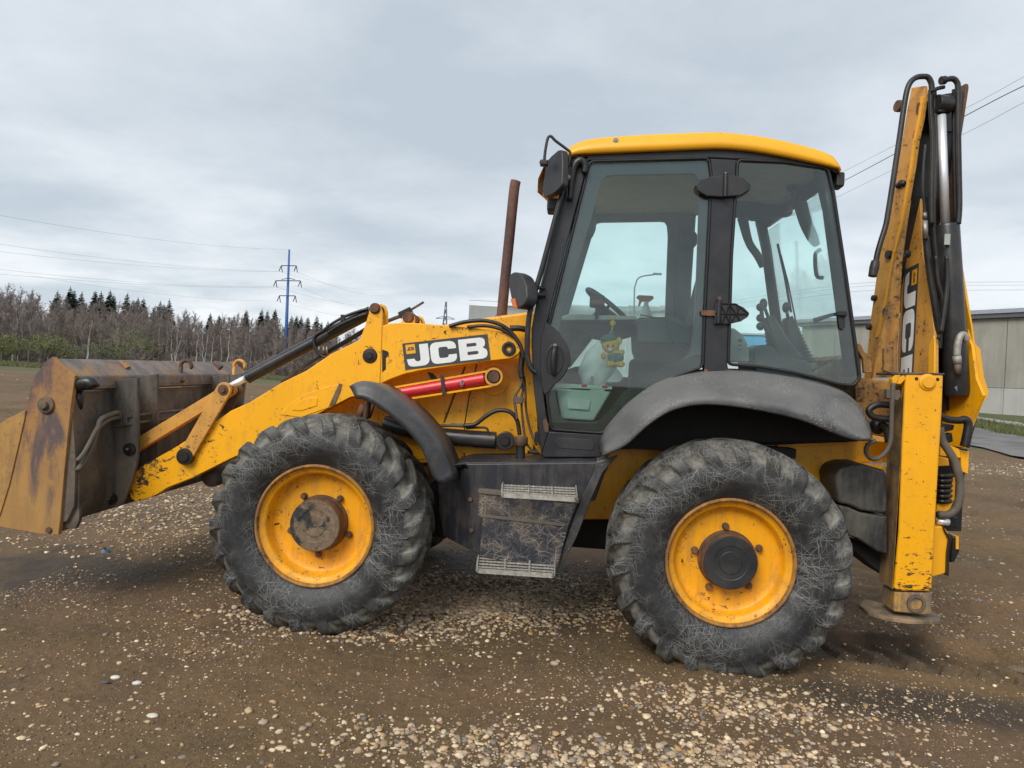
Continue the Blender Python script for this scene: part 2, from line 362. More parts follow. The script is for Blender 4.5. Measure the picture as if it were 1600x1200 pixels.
M['decal_yellow'] = flat('decal_yellow', (.86, .40, .015), .4, 0, .05)
M['mint'] = flat('mint_plastic', (.66, .80, .72), .4, 0, .05)
M['bag'] = flat('white_bag', (.80, .86, .84), .5, 0, .1)
M['amber'] = flat('amber_lens', (.62, .13, .012), .25, 0, .2)
M['brown_lens'] = flat('brown_lens', (.16, .05, .03), .3, 0, .2)
M['fabric'] = flat('seat_fabric', (.020, .021, .023), .85, 0, .12, 4, 0.)
M['grey_plastic'] = flat('grey_plastic', (.055, .058, .062), .55, 0, .12)
M['pale_plastic'] = flat('pale_green_plastic', (.36, .40, .36), .55, 0, .08)
M['plush_yellow'] = flat('yellow_plush', (.80, .50, .03), .9, 0, .2, 60, .6)
M['plush_teal'] = flat('teal_plush', (.03, .16, .17), .9, 0, .2, 60, .6)
M['white'] = flat('white_plastic', (.75, .75, .73), .4)
M['eye'] = flat('eye_black', (.01, .01, .01), .3)
M['blue'] = flat('blue_plastic', (.13, .19, .25), .4)
def tyre_mat():
    mt, t, b, v = base('tyre_rubber', .7)
    s = nd(t, 'ShaderNodeSeparateXYZ', None, Vector=v)
    rad = mth(t, 'SQRT', mth(t, 'ADD', mth(t, 'MULTIPLY', s.outputs[0], s.outputs[0]), mth(t, 'MULTIPLY', s.outputs[2], s.outputs[2])))
    n = noi(t, v, 6, 8, .7, .4); f = noi(t, v, 60, 5, .7)
    td = nd(t, 'ShaderNodeSeparateColor', None, i0=nd(t, 'ShaderNodeAttribute', {'attribute_name': 'tread'}).outputs[0])
    grv = mth(t, 'MULTIPLY', ramp(t, mth(t, 'ADD', td.outputs[0], mth(t, 'MULTIPLY', mth(t, 'SUBTRACT', n, .5), .9)), .18, .55), .95)
    top_ = mth(t, 'MULTIPLY', mth(t, 'MULTIPLY', td.outputs[1], ramp(t, noi(t, v, 5, 5), .46, .60)), .62)
    crown = mth(t, 'MULTIPLY', ramp(t, td.outputs[2], .88, .70), .55)
    mud = mth(t, 'MAXIMUM', mth(t, 'MAXIMUM', grv, top_), mth(t, 'MULTIPLY', crown, td.outputs[1]))
    c = mixc(t, ramp(t, n, .35, .7), (.012, .0125, .014), (.034, .034, .035))
    sc = mth(t, 'MAXIMUM', mth(t, 'MULTIPLY', scratches(t, v, (0, 1), 10., .012), .35), mth(t, 'MULTIPLY', straw(t, v, 13, 1.15, .055, .0010), ramp(t, mth(t, 'ADD', noi(t, v, 3.5, 3), mth(t, 'MULTIPLY', rad, .16)), .48, .62)))
    c = mixc(t, mth(t, 'MULTIPLY', sc, .50), c, (.36, .355, .33))
    mudc = mixc(t, ramp(t, noi(t, v, 17, 7, .7), .38, .62), (.095, .090, .076), (.255, .240, .200))
    mud2 = mth(t, 'MULTIPLY', mud, mth(t, 'ADD', .45, mth(t, 'MULTIPLY', ramp(t, noi(t, v, 9, 6, .65, .3), .36, .56), .55)))
    c = mixc(t, mud2, c, mudc)
    setc(t, b, c, mth(t, 'ADD', .52, mth(t, 'MULTIPLY', mud2, .35)), mth(t, 'ADD', mth(t, 'MULTIPLY', f, .5), mth(t, 'MULTIPLY', sc, .5)), .5, .006)
    return mt
M['tyre'] = tyre_mat()
def glass_mat(name, tint, dust=.05, refl=1.0):
    mt = bpy.data.materials.new(name); mt.use_nodes = True; t = mt.node_tree; t.nodes.clear()
    out = nd(t, 'ShaderNodeOutputMaterial'); tr = nd(t, 'ShaderNodeBsdfTransparent', None, Color=(*tint, 1))
    gl = nd(t, 'ShaderNodeBsdfGlossy', None, Color=(1, 1, 1, 1), Roughness=.02)
    v = nd(t, 'ShaderNodeTexCoord').outputs['Object']
    fr = nd(t, 'ShaderNodeFresnel', None, IOR=1.5)
    m1 = nd(t, 'ShaderNodeMixShader', None, i0=mth(t, 'MULTIPLY', fr.outputs[0], refl), i1=tr.outputs[0], i2=gl.outputs[0])
    df = nd(t, 'ShaderNodeBsdfDiffuse', None, Color=(.42, .43, .42, 1))
    n = noi(t, v, 3, 7, .7, .5); n2 = noi(t, v, 120, 2, .6)
    k = mth(t, 'ADD', mth(t, 'MULTIPLY', ramp(t, n, .40, .75), dust), mth(t, 'MULTIPLY', ramp(t, n2, .71, .77), dust*2.5))
    m2 = nd(t, 'ShaderNodeMixShader', None, i0=k, i1=m1.outputs[0], i2=df.outputs[0])
    t.links.new(m2.outputs[0], out.inputs[0]); return mt
M['glass'] = glass_mat('tinted_cab_glass', (.90, .984, .968), .028, 1.25)
M['glass_far'] = glass_mat('tinted_far_glass', (.925, .987, .98), .008, .35)
M['mirror'] = flat('mirror_glass', (.35, .37, .40), .05, 1., .02)
# ------------------------------------------------------------------ the ground
def ground_mats():
    mt, t, b, v = base('mud_ground', .8)
    at = nd(t, 'ShaderNodeAttribute', {'attribute_name': 'cover'}); ch = nd(t, 'ShaderNodeSeparateColor', None, i0=at.outputs[0])
    wet, grav, grass = ch.outputs[0], ch.outputs[1], ch.outputs[2]
    n0 = noi(t, v, .55, 7, .6, .3); n1 = noi(t, v, 3.2, 8, .66, .2); n2 = noi(t, v, 28, 6, .7); n3 = noi(t, v, 130, 4, .7)
    c = mixc(t, ramp(t, n0, .36, .64), (.158, .098, .041), (.094, .062, .028))
    c = mixc(t, mth(t, 'MULTIPLY', ramp(t, n1, .50, .66), .65), c, (.058, .040, .022))
    c = mixc(t, mth(t, 'MULTIPLY', ramp(t, n2, .45, .70), .6), c, (.215, .143, .070))
    vo = nd(t, 'ShaderNodeTexVoronoi', None, Vector=v, Scale=95., Randomness=1.)
    grit = mth(t, 'MULTIPLY', ramp(t, vo.outputs['Distance'], .30, .20), ramp(t, nd(t, 'ShaderNodeSeparateColor', None, i0=vo.outputs['Color']).outputs[0], .80, .84))
    c = mixc(t, mth(t, 'MULTIPLY', grit, .8), c, (.36, .29, .19))
    vo2 = nd(t, 'ShaderNodeTexVoronoi', None, Vector=mapv(t, v, (1, 1, .3)), Scale=24., Randomness=1.)
    pc = nd(t, 'ShaderNodeSeparateColor', None, i0=vo2.outputs['Color'])
    pebc = mixc(t, pc.outputs[0], (.22, .19, .16), (.50, .42, .31))
    peb = mth(t, 'MULTIPLY', ramp(t, vo2.outputs['Distance'], .46, .30), ramp(t, mth(t, 'SUBTRACT', mth(t, 'MULTIPLY', grav, 1.25), pc.outputs[1]), 0., .05))
    c = mixc(t, peb, c, pebc)
    fs = noi(t, mapv(t, v, (.12, .5, 1)), 1.2, 6, .7, .4)
    c = mixc(t, mth(t, 'MULTIPLY', ramp(t, fs, .44, .58), .55), c, (.205, .118, .066))
    c = mixc(t, mth(t, 'MULTIPLY', ramp(t, n3, .46, .62), .45), c, (.055, .037, .024)); c = mixc(t, mth(t, 'MULTIPLY', ramp(t, noi(t, v, 75, 4, .7), .54, .66), .35), c, (.27, .19, .115))
    dk = mth(t, 'MULTIPLY', ramp(t, mth(t, 'ADD', wet, mth(t, 'MULTIPLY', mth(t, 'SUBTRACT', n1, .5), 1.1)), .30, .75), .85)
    c = mixc(t, dk, c, (.046, .034, .023))
    gc = mixc(t, ramp(t, n2, .35, .65), (.055, .080, .024), (.125, .125, .050))
    c = mixc(t, ramp(t, mth(t, 'ADD', grass, mth(t, 'MULTIPLY', mth(t, 'SUBTRACT', n1, .5), .9)), .35, .60), c, gc)
    r = mth(t, 'SUBTRACT', .86, mth(t, 'MULTIPLY', dk, .16), clamp=True)
    h = mth(t, 'ADD', mth(t, 'MULTIPLY', n2, .6), mth(t, 'ADD', mth(t, 'MULTIPLY', n3, .25), mth(t, 'MULTIPLY', mth(t, 'MAXIMUM', peb, grit), .5)))
    setc(t, b, c, r, h, .9, .018)
    b.inputs['Specular IOR Level'].default_value = .35
    return mt
M['ground'] = ground_mats()
def axis(parts):
    out = []
    for a, b, s in parts: out += list(np.arange(a, b, s))
    return np.array(out)
def geo(a, b, s0, k=1.045):
    out = []; x = a; s = s0
    while x < b: out.append(x); x += s; s *= k
    return np.array(out+[b])
gx = np.r_[-geo(7.0, 420, .05)[::-1], axis([(-6.97, -4.7, .035), (-4.7, 2.8, .0135), (2.8, 3.6, .022)]), geo(3.6, 420, .03)]
gy = np.r_[-geo(4.3, 420, .06, 1.1)[::-1], axis([(-4.27, -1.9, .035), (-1.9, 1.3, .0135), (1.3, 2.6, .022), (2.6, 4.5, .035)]), geo(4.5, 420, .05)]
GX, GY = np.meshgrid(gx, gy); GZ = terrain(GX, GY)
DD = np.hypot(GX-EYE[0], GY-EYE[1])
near = 1-sst(12, 40, DD)
GZ += near*(.030*perlin(GX*.9, GY*.9, 1)+.020*perlin(GX*2.6, GY*2.6, 2)+.010*perlin(GX*8, GY*8, 3)+.007*perlin(GX*21, GY*21, 4)+sst(7, 4, DD)*(.0050*perlin(GX*33, GY*33, 61)+.0030*np.abs(perlin(GX*52, GY*52, 62))))
GZ += sst(6, 14, DD)*(1-sst(60, 150, DD))*(.40*perlin(GX*.28, GY*.8, 5)+.22*np.abs(perlin(GX*.9, GY*1.7, 6))+.05*perlin(GX*4, GY*5, 7))*(1-.75*sst(.0, .35, np.arctan2(GX-EYE[0], np.maximum(GY-EYE[1], .01))))
chn = sst(.9, 2.2, GX)*(1-sst(9, 14, GX))*sst(.2, .9, GY)
GZ += chn*near*(.11*np.abs(perlin(GX*1.1, GY*2.2, 51))+.080*perlin(GX*2.3, GY*4.5, 52)+.040*perlin(GX*7, GY*9, 53))
# wheel rut with lug prints trailing the rear wheel
rutm = sst(.45, .9, GX)*(1-sst(4.6, 5.4, GX))
yc = .58-.20*(GX-.8)
w = np.abs(GY-yc)
GZ += rutm*(-.050*(1-sst(.19, .26, w))+.030*np.exp(-((w-.30)/.06)**2))
lug = ((GX+.55*(w))/.19) % 1.0
GZ += rutm*(1-sst(.18, .25, w))*.050*sst(.30, .38, lug)*(1-sst(.84, .92, lug))*(.55+.45*perlin(GX*2, GY*2, 8))
rut2 = np.abs(GY+1.02-.17*(GX-1)); GZ += sst(.6, 1.6, GX)*(-.030*(1-sst(.10, .22, rut2)))
for (bx, by, br, bh) in ((1.75, .95, .5, .05), (2.6, 1.7, .8, .07), (3.4, .4, .35, .06), (-3.3, -2.2, .7, -.02)):
    GZ += bh*np.exp(-(((GX-bx)/br)**2+((GY-by)/br)**2))*(1+.6*perlin(GX*5, GY*5, 9))
def gz_at(x, y):
    i = np.clip(np.searchsorted(gx, x)-1, 0, len(gx)-2); j = np.clip(np.searchsorted(gy, y)-1, 0, len(gy)-2)
    u = (x-gx[i])/(gx[i+1]-gx[i]); v = (y-gy[j])/(gy[j+1]-gy[j])
    return (GZ[j, i]*(1-u)+GZ[j, i+1]*u)*(1-v)+(GZ[j+1, i]*(1-u)+GZ[j+1, i+1]*u)*v
def blob(px, py, rx, ry):
    p = GR(px, py); return np.exp(-(((GX-p[0])/rx)**2+((GY-p[1])/ry)**2))
ny, nx = GX.shape
V = np.stack([GX.ravel(), GY.ravel(), GZ.ravel()], 1)
idx = np.arange(nx*ny).reshape(ny, nx)
Q = np.stack([idx[:-1, :-1].ravel(), idx[:-1, 1:].ravel(), idx[1:, 1:].ravel(), idx[1:, :-1].ravel()], 1)
def quads(name, V, Q, k=4):
    me = bpy.data.meshes.new(name); me.vertices.add(len(V)); me.vertices.foreach_set('co', np.ascontiguousarray(V, dtype=np.float32).ravel())
    me.loops.add(Q.size); me.loops.foreach_set('vertex_index', Q.astype(np.int32).ravel())
    me.polygons.add(len(Q)); me.polygons.foreach_set('loop_start', np.arange(0, Q.size, k, dtype=np.int32))
    me.update(calc_edges=True); return me
me = quads('ground', V, Q); me.polygons.foreach_set('use_smooth', np.ones(len(Q), bool))
ANG = np.arctan2(GX-EYE[0], np.maximum(GY-EYE[1], .01))
wet = np.clip(1.0*blob(1500, 1110, .9, .25)+.9*blob(780, 885, 1.1, .55)+.8*blob(100, 890, 1.0, .7)+.5*blob(1000, 960, .5, .3)+.7*blob(1350, 1000, .7, .4)+.5*blob(1550, 800, 1.5, 1.2)+.25*perlin(GX*.8, GY*.8, 21)+.5*(1-sst(.18, .3, w))*rutm*.6, 0, 1)  # damp ground; also paints in shade under the machine and along the rut
grav = sst(6.5, 9., DD)*np.clip(.10+.9*blob(700, 945, .75, .28)+.7*blob(1150, 1110, .6, .22)+.6*blob(800, 1180, 1.1, .25)+.8*blob(270, 800, 1.2, 1.3)+1.0*blob(1570, 735, 2.0, 1.6)+.45*blob(1180, 1180, .8, .2)+.35*perlin(GX*1.7, GY*1.7, 22), 0, 1)*(1-sst(25, 60, DD))
grass = sst(75, 105, DD+12*perlin(GX*.03, GY*.03, 23))*(1-sst(-.05, .15, ANG))+sst(20, 30, DD)*sst(-.35, -.05, ANG)*.9+.75*sst(28, 60, DD)*np.clip(perlin(GX*.08, GY*.08, 24)*1.6, 0, 1)
ca = me.color_attributes.new('cover', 'FLOAT_COLOR', 'POINT')
ca.data.foreach_set('color', np.stack([wet.ravel(), grav.ravel(), np.clip(grass, 0, 1).ravel(), np.ones(wet.size)], 1).astype(np.float32).ravel())
struct(finish('ground', me, M['ground']))

def sheet(name, L, Rr, mat, lift, n=40, m=6):            # strip draped over the ground between two lines
    L, Rr = resample(L, n), resample(Rr, n); rows = []
    for i in range(n):
        row = []
        for j in range(m):
            p = L[i]+(Rr[i]-L[i])*j/(m-1); x, y = p[0], p[1]
            row.append((x, y, float(gz_at(np.array(x), np.array(y)))+lift))
        rows.append(row)
    return struct(loft(name, rows, mat, None))
mt, t, b, v = base('asphalt', .85)
nn = noi(t, v, 40, 5, .7); st = noi(t, mapv(t, v, (.25, .25, 1), (0, 0, .5)), 3, 4)
setc(t, b, mixc(t, ramp(t, nd(t, 'ShaderNodeAttribute', {'attribute_name': 'across'}).outputs['Fac'], 0, 1), mixc(t, ramp(t, st, .42, .58), (.115, .11, .105), (.175, .165, .155)), (.15, .145, .135)), .85, nn, .3, .01)
M['asphalt'] = mt
M['concrete'] = flat('footpath_concrete', (.33, .31, .28), .85, 0, .1, 3)
def line(pts): return [GR(*p) for p in pts]
def lineto(p, q, a, b):                                 # stretch the line p-q beyond both ends
    p, q = np.array(p), np.array(q); return [p+(q-p)*k for k in np.linspace(a, b, 12)]
r0a, r0b = GR(1525, 700), GR(1600, 719); r1a, r1b = GR(1525, 671), GR(1600, 684)
dirn = (r0b-r0a)/np.linalg.norm(r0b-r0a)
roadL = [r0a+dirn*s for s in np.linspace(-90, 60, 30)]
wd = (r1a-r0a); wd = wd-dirn*(wd @ dirn)
roadR = [p+wd for p in roadL]
sheet('road', roadL, roadR, M['asphalt'], .05, 160, 8)
p0 = GR(1540, 660); off0 = (p0-r0a)-dirn*((p0-r0a) @ dirn)
sheet('footpath', [p+off0 for p in roadL], [p+off0*1.0+wd/np.linalg.norm(wd)*1.7 for p in roadL], M['concrete'], .07, 160, 4)

# ------------------------------------------------------------------ gravel
def ico(sub):
    b = bmesh.new(); bmesh.ops.create_icosphere(b, subdivisions=sub, radius=1)
    v = np.array([x.co[:] for x in b.verts]); f = np.array([[q.index for q in p.verts] for p in b.faces]); b.free(); return v, f
def stones(name, X, Y, R, sub, mat, seed, soil=0.):
    rng = np.random.default_rng(seed); bv, bf = ico(sub); n = len(X); k = len(bv)
    sc = np.stack([rng.uniform(.75, 1.35, n), rng.uniform(.65, 1.05, n), rng.uniform(.34, .66, n)], 1)*R[:, None]
    jit = 1+rng.normal(0, .15, (n, k, 1)); v = bv[None]*jit*sc[:, None, :]
    a = rng.uniform(0, 6.283, n); tl = rng.normal(0, .22, n)
    ca, sa = np.cos(a), np.sin(a); ct, stt = np.cos(tl), np.sin(tl)
    x = v[..., 0]; y = v[..., 1]*ct[:, None]-v[..., 2]*stt[:, None]; z = v[..., 1]*stt[:, None]+v[..., 2]*ct[:, None]
    vx = x*ca[:, None]-y*sa[:, None]+X[:, None]; vy = x*sa[:, None]+y*ca[:, None]+Y[:, None]
    vz = z+(gz_at(X, Y)+R*rng.uniform(-.05, .30, n))[:, None]
    V = np.stack([vx, vy, vz], 2).reshape(-1, 3); F = (bf[None]+(np.arange(n)*k)[:, None, None]).reshape(-1, 3)
    me = quads(name, V, F, 3); me.polygons.foreach_set('use_smooth', np.ones(len(F), bool))
    pal = np.array([(.50, .43, .33), (.42, .33, .22), (.60, .54, .44), (.30, .26, .22), (.14, .135, .14), (.36, .25, .15), (.24, .17, .14), (.46, .39, .33), (.20, .19, .19), (.40, .27, .12)])
    w = np.array([.24, .17, .12, .12, .07, .09, .06, .08, .03, .02]); c = pal[rng.choice(len(pal), n, p=w/w.sum())]*rng.uniform(.65, 1.15, (n, 1))*np.array((1.30, 1.17, .97))
    dk_ = rng.uniform(0, 1, n) < soil; c[dk_] = np.array((.145, .098, .054))*rng.uniform(.55, 1.25, (dk_.sum(), 1))
    c = np.c_[c, np.ones(n)]; c = np.repeat(c, k, 0)
    at = me.color_attributes.new('stone', 'FLOAT_COLOR', 'POINT'); at.data.foreach_set('color', c.astype(np.float32).ravel())
    o = finish(name, me, mat); o['kind'] = 'stuff'; return o
mt, t, b, v = base('pebble', .7)
sc_ = nd(t, 'ShaderNodeAttribute', {'attribute_name': 'stone'}).outputs[0]
f = noi(t, v, 70, 5, .65); k = mth(t, 'MULTIPLY', ramp(t, noi(t, v, 22, 5), .46, .66), .40)
setc(t, b, mixc(t, k, mixc(t, mth(t, 'MULTIPLY', ramp(t, f, .45, .7), .3), sc_, (.20, .16, .12)), (.13, .092, .055)), .72, f, .25, .003)
M['pebble'] = mt
def scatter(n, x0, x1, y0, y1, dens, rng):
    x = rng.uniform(x0, x1, n); y = rng.uniform(y0, y1, n); d = dens(x, y); k = rng.uniform(0, 1, n) < d; return x[k], y[k]
def gbl(px, py, rx, ry):
    p = GR(px, py); return lambda x, y: np.exp(-(((x-p[0])/rx)**2+((y-p[1])/ry)**2))
G1, G1b, G1c = gbl(520, 968, .45, .22), gbl(680, 938, .72, .42), gbl(860, 928, .50, .40)
G2, G2b = gbl(1150, 1105, .50, .20), gbl(1000, 1185, .9, .16)
G3, G4 = gbl(700, 1170, .55, .2), gbl(1220, 1185, .5, .15)
G5, G6, G7 = gbl(270, 805, 1.2, 1.5), gbl(1575, 735, 2.2, 1.5), gbl(900, 855, 1.4, .8)
patch = lambda x, y: np.clip(.5+1.5*perlin(x*1.4, y*1.4, 31), 0.06, 1)*(1-.8*np.exp(-((y-.58+.2*(x-.8))/.26)**2)*sst(.5, .9, x))
rs = np.random.default_rng(5)
pile = lambda x, y: np.clip(1.1*(G1(x, y)+G1b(x, y)+.8*G1c(x, y)), 0, 1)
band = lambda x, y: np.clip(1.1*(G2(x, y)+.8*G2b(x, y)+.55*G3(x, y)+.7*G4(x, y)), 0, 1)
X1, Y1 = scatter(62000, -4.6, 2.8, -1.75, 2.3, lambda x, y: .52*patch(x, y)+.06, rs)
X2, Y2 = scatter(42000, -3.4, .4, -.1, 2.4, pile, rs)
X3, Y3 = scatter(20000, -2.4, 1.8, -1.7, .0, band, rs)
R1 = .0028+.024*rs.beta(.85, 8.0, len(X1)); R2 = .006+.020*rs.beta(1.5, 3.4, len(X2)); R3 = .004+.024*rs.beta(1.1, 4.0, len(X3))
Xa, Ya, Ra = np.r_[X1, X2, X3], np.r_[Y1, Y2, Y3], np.r_[R1, R2, R3]
bigm = (Ra > .0085) & (Ya < 1.1)
stones('gravel', Xa[bigm], Ya[bigm], Ra[bigm], 2, M['pebble'], 41)
Xs, Ys = scatter(60000, -4.6, 2.8, -1.75, 1.6, lambda x, y: .75*np.clip(.55+1.2*perlin(x*2.1, y*2.1, 35), .12, 1), rs)
Rs = .003+.010*rs.beta(.9, 5, len(Xs))
stones('fine_gravel', np.r_[Xa[~bigm]], np.r_[Ya[~bigm]], np.r_[Ra[~bigm]], 1, M['pebble'], 42, .12)
stones('mud_crumbs', Xs, Ys, Rs, 1, M['pebble'], 44, .97)
X4, Y4 = scatter(30000, -9, -1.5, 1.2, 14, lambda x, y: np.clip(.025*patch(x, y)+1.0*G5(x, y)+.35*G7(x, y)+.05*patch(x*.6, y*.6), 0, 1), rs)
X5, Y5 = scatter(24000, 1.5, 20, .6, 16, lambda x, y: np.clip(.075*patch(x, y)+.7*G6(x, y), 0, 1), rs)
X6, Y6 = scatter(3000, -60, -6, 8, 60, lambda x, y: .5*patch(x*.3, y*.3), rs)
stones('distant_gravel', np.r_[X4, X5, X6], np.r_[Y4, Y5, Y6], np.r_[.008+.022*rs.beta(1.2, 3.5, len(X4)), .010+.028*rs.beta(1.2, 3, len(X5)), .02+.10*rs.beta(1, 5, len(X6))], 1, M['pebble'], 43)
# loose pieces big enough to name
def pebble(name, label, cat, px, py, r, col, flatk=.5, seed=0):
    bv, bf = ico(3); rng = np.random.default_rng(seed); p = GR(px, py)
    k = 1+.16*perlin(bv[:, 0]*1.7+seed, bv[:, 1]*1.7+bv[:, 2], seed)+.12*perlin(bv[:, 0]*5+seed, bv[:, 1]*5+bv[:, 2]*4, seed+1); v = bv*k[:, None]*np.array([1.25, .8, flatk])*r
    z = float(gz_at(np.array(p[0]), np.array(p[1]))); a = rng.uniform(-.4, .4)
    R = np.array([[math.cos(a), -math.sin(a), 0], [math.sin(a), math.cos(a), 0], [0, 0, 1]])
    o = meshobj(name, v @ R.T, bf, flat(name+'_stone', col, .7, 0, .15, 30, .4), None, True); o.location = (p[0], p[1], z+r*flatk*.45); tag(o, label, cat)
pebble('clod', 'flat brown clod of mud at the far right edge among pale pebbles', 'clod', 1588, 1043, .05, (.15, .105, .068), .5, 3)
pebble('pebble', 'whitish round pebble on bare mud, just right of a white and slate pair', 'pebble', 214, 1071, .018, (.62, .58, .50), .6, 4)
pebble('pebble', 'white oval pebble touching a dark slate pebble on the mud at lower left', 'pebble', 180, 1063, .018, (.66, .62, .55), .6, 5)
pebble('pebble', 'dark slate pebble lying beside a white oval pebble at lower left', 'pebble', 164, 1071, .019, (.075, .08, .085), .4, 6)
pebble('pebble', 'long white pebble lying alone near the lower edge, left of centre', 'pebble', 238, 1124, .021, (.60, .56, .47), .45, 7)
pebble('pebble', 'pale tan pebble on smooth brown mud midway between the near wheels', 'pebble', 866, 1040, .020, (.38, .31, .21), .7, 8)

# ------------------------------------------------------------------ far vegetation
def bark(name, c1, c2, sc=3.):
    mt, t, b, v = base(name, .9); setc(t, b, mixc(t, ramp(t, noi(t, mapv(t, v, (1, 1, .3)), sc, 5), .38, .62), c1, c2)); return mt
M['twig'] = bark('bare_twigs', (.205, .165, .146), (.30, .252, .225), .6)  # lightened, the thin haze before the wood is put into the colour
M['twig_pale'] = bark('pale_twigs', (.25, .215, .195), (.34, .30, .275), .6)
M['birch'] = bark('birch_bark', (.52, .50, .47), (.66, .65, .62), 1.2)
M['birch_twig'] = bark('birch_twigs', (.150, .088, .078), (.20, .130, .11), 1.)
M['spruce'] = bark('spruce_needles', (.016, .032, .022), (.034, .056, .034), .8)
M['leaf'] = bark('young_leaves', (.115, .150, .032), (.22, .25, .06), .9)
M['leaf_dark'] = bark('dull_leaves', (.10, .120, .048), (.155, .165, .07), .9)
def seg(V, F, a, b, ra, rb):
    d = b-a; d = d/(np.linalg.norm(d)+1e-9); u = np.cross(d, (.3, .9, .2)); u /= np.linalg.norm(u); w = np.cross(d, u); k = len(V)
    for c, r in ((a, ra), (b, rb)):
        for q in (0, 2.094, 4.189): V.append(c+r*(math.cos(q)*u+math.sin(q)*w))
    F += [(k, k+1, k+4, k+3), (k+1, k+2, k+5, k+4), (k+2, k, k+3, k+5)]
def bare(h, seed, spread=.35, nb=26, tw=7, r0=.12, start=.25, tmin=.016):
    rng = np.random.default_rng(seed); TV, TF, V, F = [], [], [], []
    pts = [np.zeros(3)]; lean = rng.normal(0, .05, 2)
    for i in range(1, 9):
        pts.append(np.array([lean[0]*h*i/8+rng.normal(0, .012*h), lean[1]*h*i/8+rng.normal(0, .012*h), h*i/8]))
    for i in range(8): seg(TV, TF, pts[i], pts[i+1], r0*(1-i/8.6), r0*(1-(i+1)/8.6))
    for _ in range(nb):
        t = start+(1-start)*rng.uniform(0, 1)**.8*.97; i = min(int(t*8), 7); p = pts[i]+(pts[i+1]-pts[i])*(t*8-i)
        az = rng.uniform(0, 6.283); L = h*spread*(1.15-t)*rng.uniform(.6, 1.2); up = rng.uniform(.7, 1.6)
        d = np.array([math.cos(az), math.sin(az), up]); d /= np.linalg.norm(d)
        q = p; r = max(tmin*1.8, r0*.38*(1-t)+tmin); n = 3
        for s in range(n):
            d = d+rng.normal(0, .20, 3)+np.array([0, 0, .10]); d /= np.linalg.norm(d)
            e = q+d*L/n; seg(V, F, q, e, r*(1-s/n*.7), r*(1-(s+1)/n*.7))
            for _ in range(tw//n+1):
                dd = d+rng.normal(0, .55, 3); dd /= np.linalg.norm(dd); a = q+(e-q)*rng.uniform(.2, 1)
                m_ = a+dd*L*rng.uniform(.18, .42); seg(V, F, a, m_, tmin, tmin*.5)
                if rng.uniform() < .6:
                    d3 = dd+rng.normal(0, .5, 3); d3 /= np.linalg.norm(d3); seg(V, F, a+(m_-a)*.5, a+(m_-a)*.5+d3*L*.2, tmin*.7, tmin*.4)
            q = e
    return np.array(TV), TF, np.array(V), F
def mass(name, variants, places, mat):                  # one far-off wood as one object
    VV, FF = [], []; k = 0
    for (p, s, a, vi, sxy) in places:
        v, f = variants[vi]; ca, sa = math.cos(a), math.sin(a)
        w = np.stack([(v[:, 0]*ca-v[:, 1]*sa)*s*sxy+p[0], (v[:, 0]*sa+v[:, 1]*ca)*s*sxy+p[1], v[:, 2]*s+p[2]-.3], 1)
        VV.append(w); FF.append(f+k); k += len(v)
    o = finish(name, quads(name, np.concatenate(VV), np.concatenate(FF)), mat); o['kind'] = 'stuff'; return o
def var(args):
    tv, tf, v, f = bare(**args); return np.r_[tv, v], np.r_[np.array(tf), np.array(f)+len(tv)]
def ytop(px):                                           # height of the wood's edge along the picture
    return float(np.interp(px, [-150, 0, 40, 60, 110, 200, 250, 300, 400, 470, 540, 640, 760], [446, 456, 460, 468, 472, 472, 474, 488, 488, 494, 506, 520, 535]))
def hgt(px, d, py):
    p = HD(px, d); hy = 603+(px-800)*.056; return max(2., (hy-py)/CAM['f']*d*1.0+EYE[2]-p[2])
rf = np.random.default_rng(77); vs_ = [var(dict(h=12, seed=i, spread=.34, nb=34, tw=9, r0=.10, tmin=.026, start=.3)) for i in range(7)]
pl = []
for row, (d0, n, lo) in enumerate(((160, 78, .86), (170, 84, .96), (178, 88, 1.0), (186, 88, 1.02))):
    for i in range(n):
        px = -140+(860)*(i+rf.uniform(-.45, .45))/n; d = d0+rf.uniform(-6, 6)
        H = hgt(px, d, ytop(px))*lo*rf.uniform(.74, .93); pl.append((HD(px, d), H/12, rf.uniform(0, 6.28), rf.integers(7), rf.uniform(.75, 1.15)))
mass('bare_wood', vs_, pl, M['twig'])
pl = []
for i in range(46):
    px = -100+760*rf.uniform(); d = rf.uniform(152, 160); H = hgt(px, d, ytop(px))*rf.uniform(.55, .80); pl.append((HD(px, d), H/12, rf.uniform(0, 6.28), rf.integers(7), .7))
mass('pale_bare_wood', [var(dict(h=12, seed=50+i, spread=.20, nb=16, tw=5, r0=.13, tmin=.024, start=.4)) for i in range(7)], pl, M['twig_pale'])
pl = []; vb = [var(dict(h=4, seed=90+i, spread=.62, nb=34, tw=9, r0=.05, start=.03, tmin=.028)) for i in range(4)]
for d0, n in ((146, 70), (154, 64), (190, 90), (205, 90)):
    for i in range(n):
        px = -140+830*(i+rf.uniform(-.5, .5))/n; s = rf.uniform(.65, 1.15)*(1 if d0 < 170 else 2.0); pl.append((HD(px, d0+rf.uniform(-4, 4)), s, rf.uniform(0, 6.28), rf.integers(4), 1.3))
mass('undergrowth', vb, pl, M['twig'])

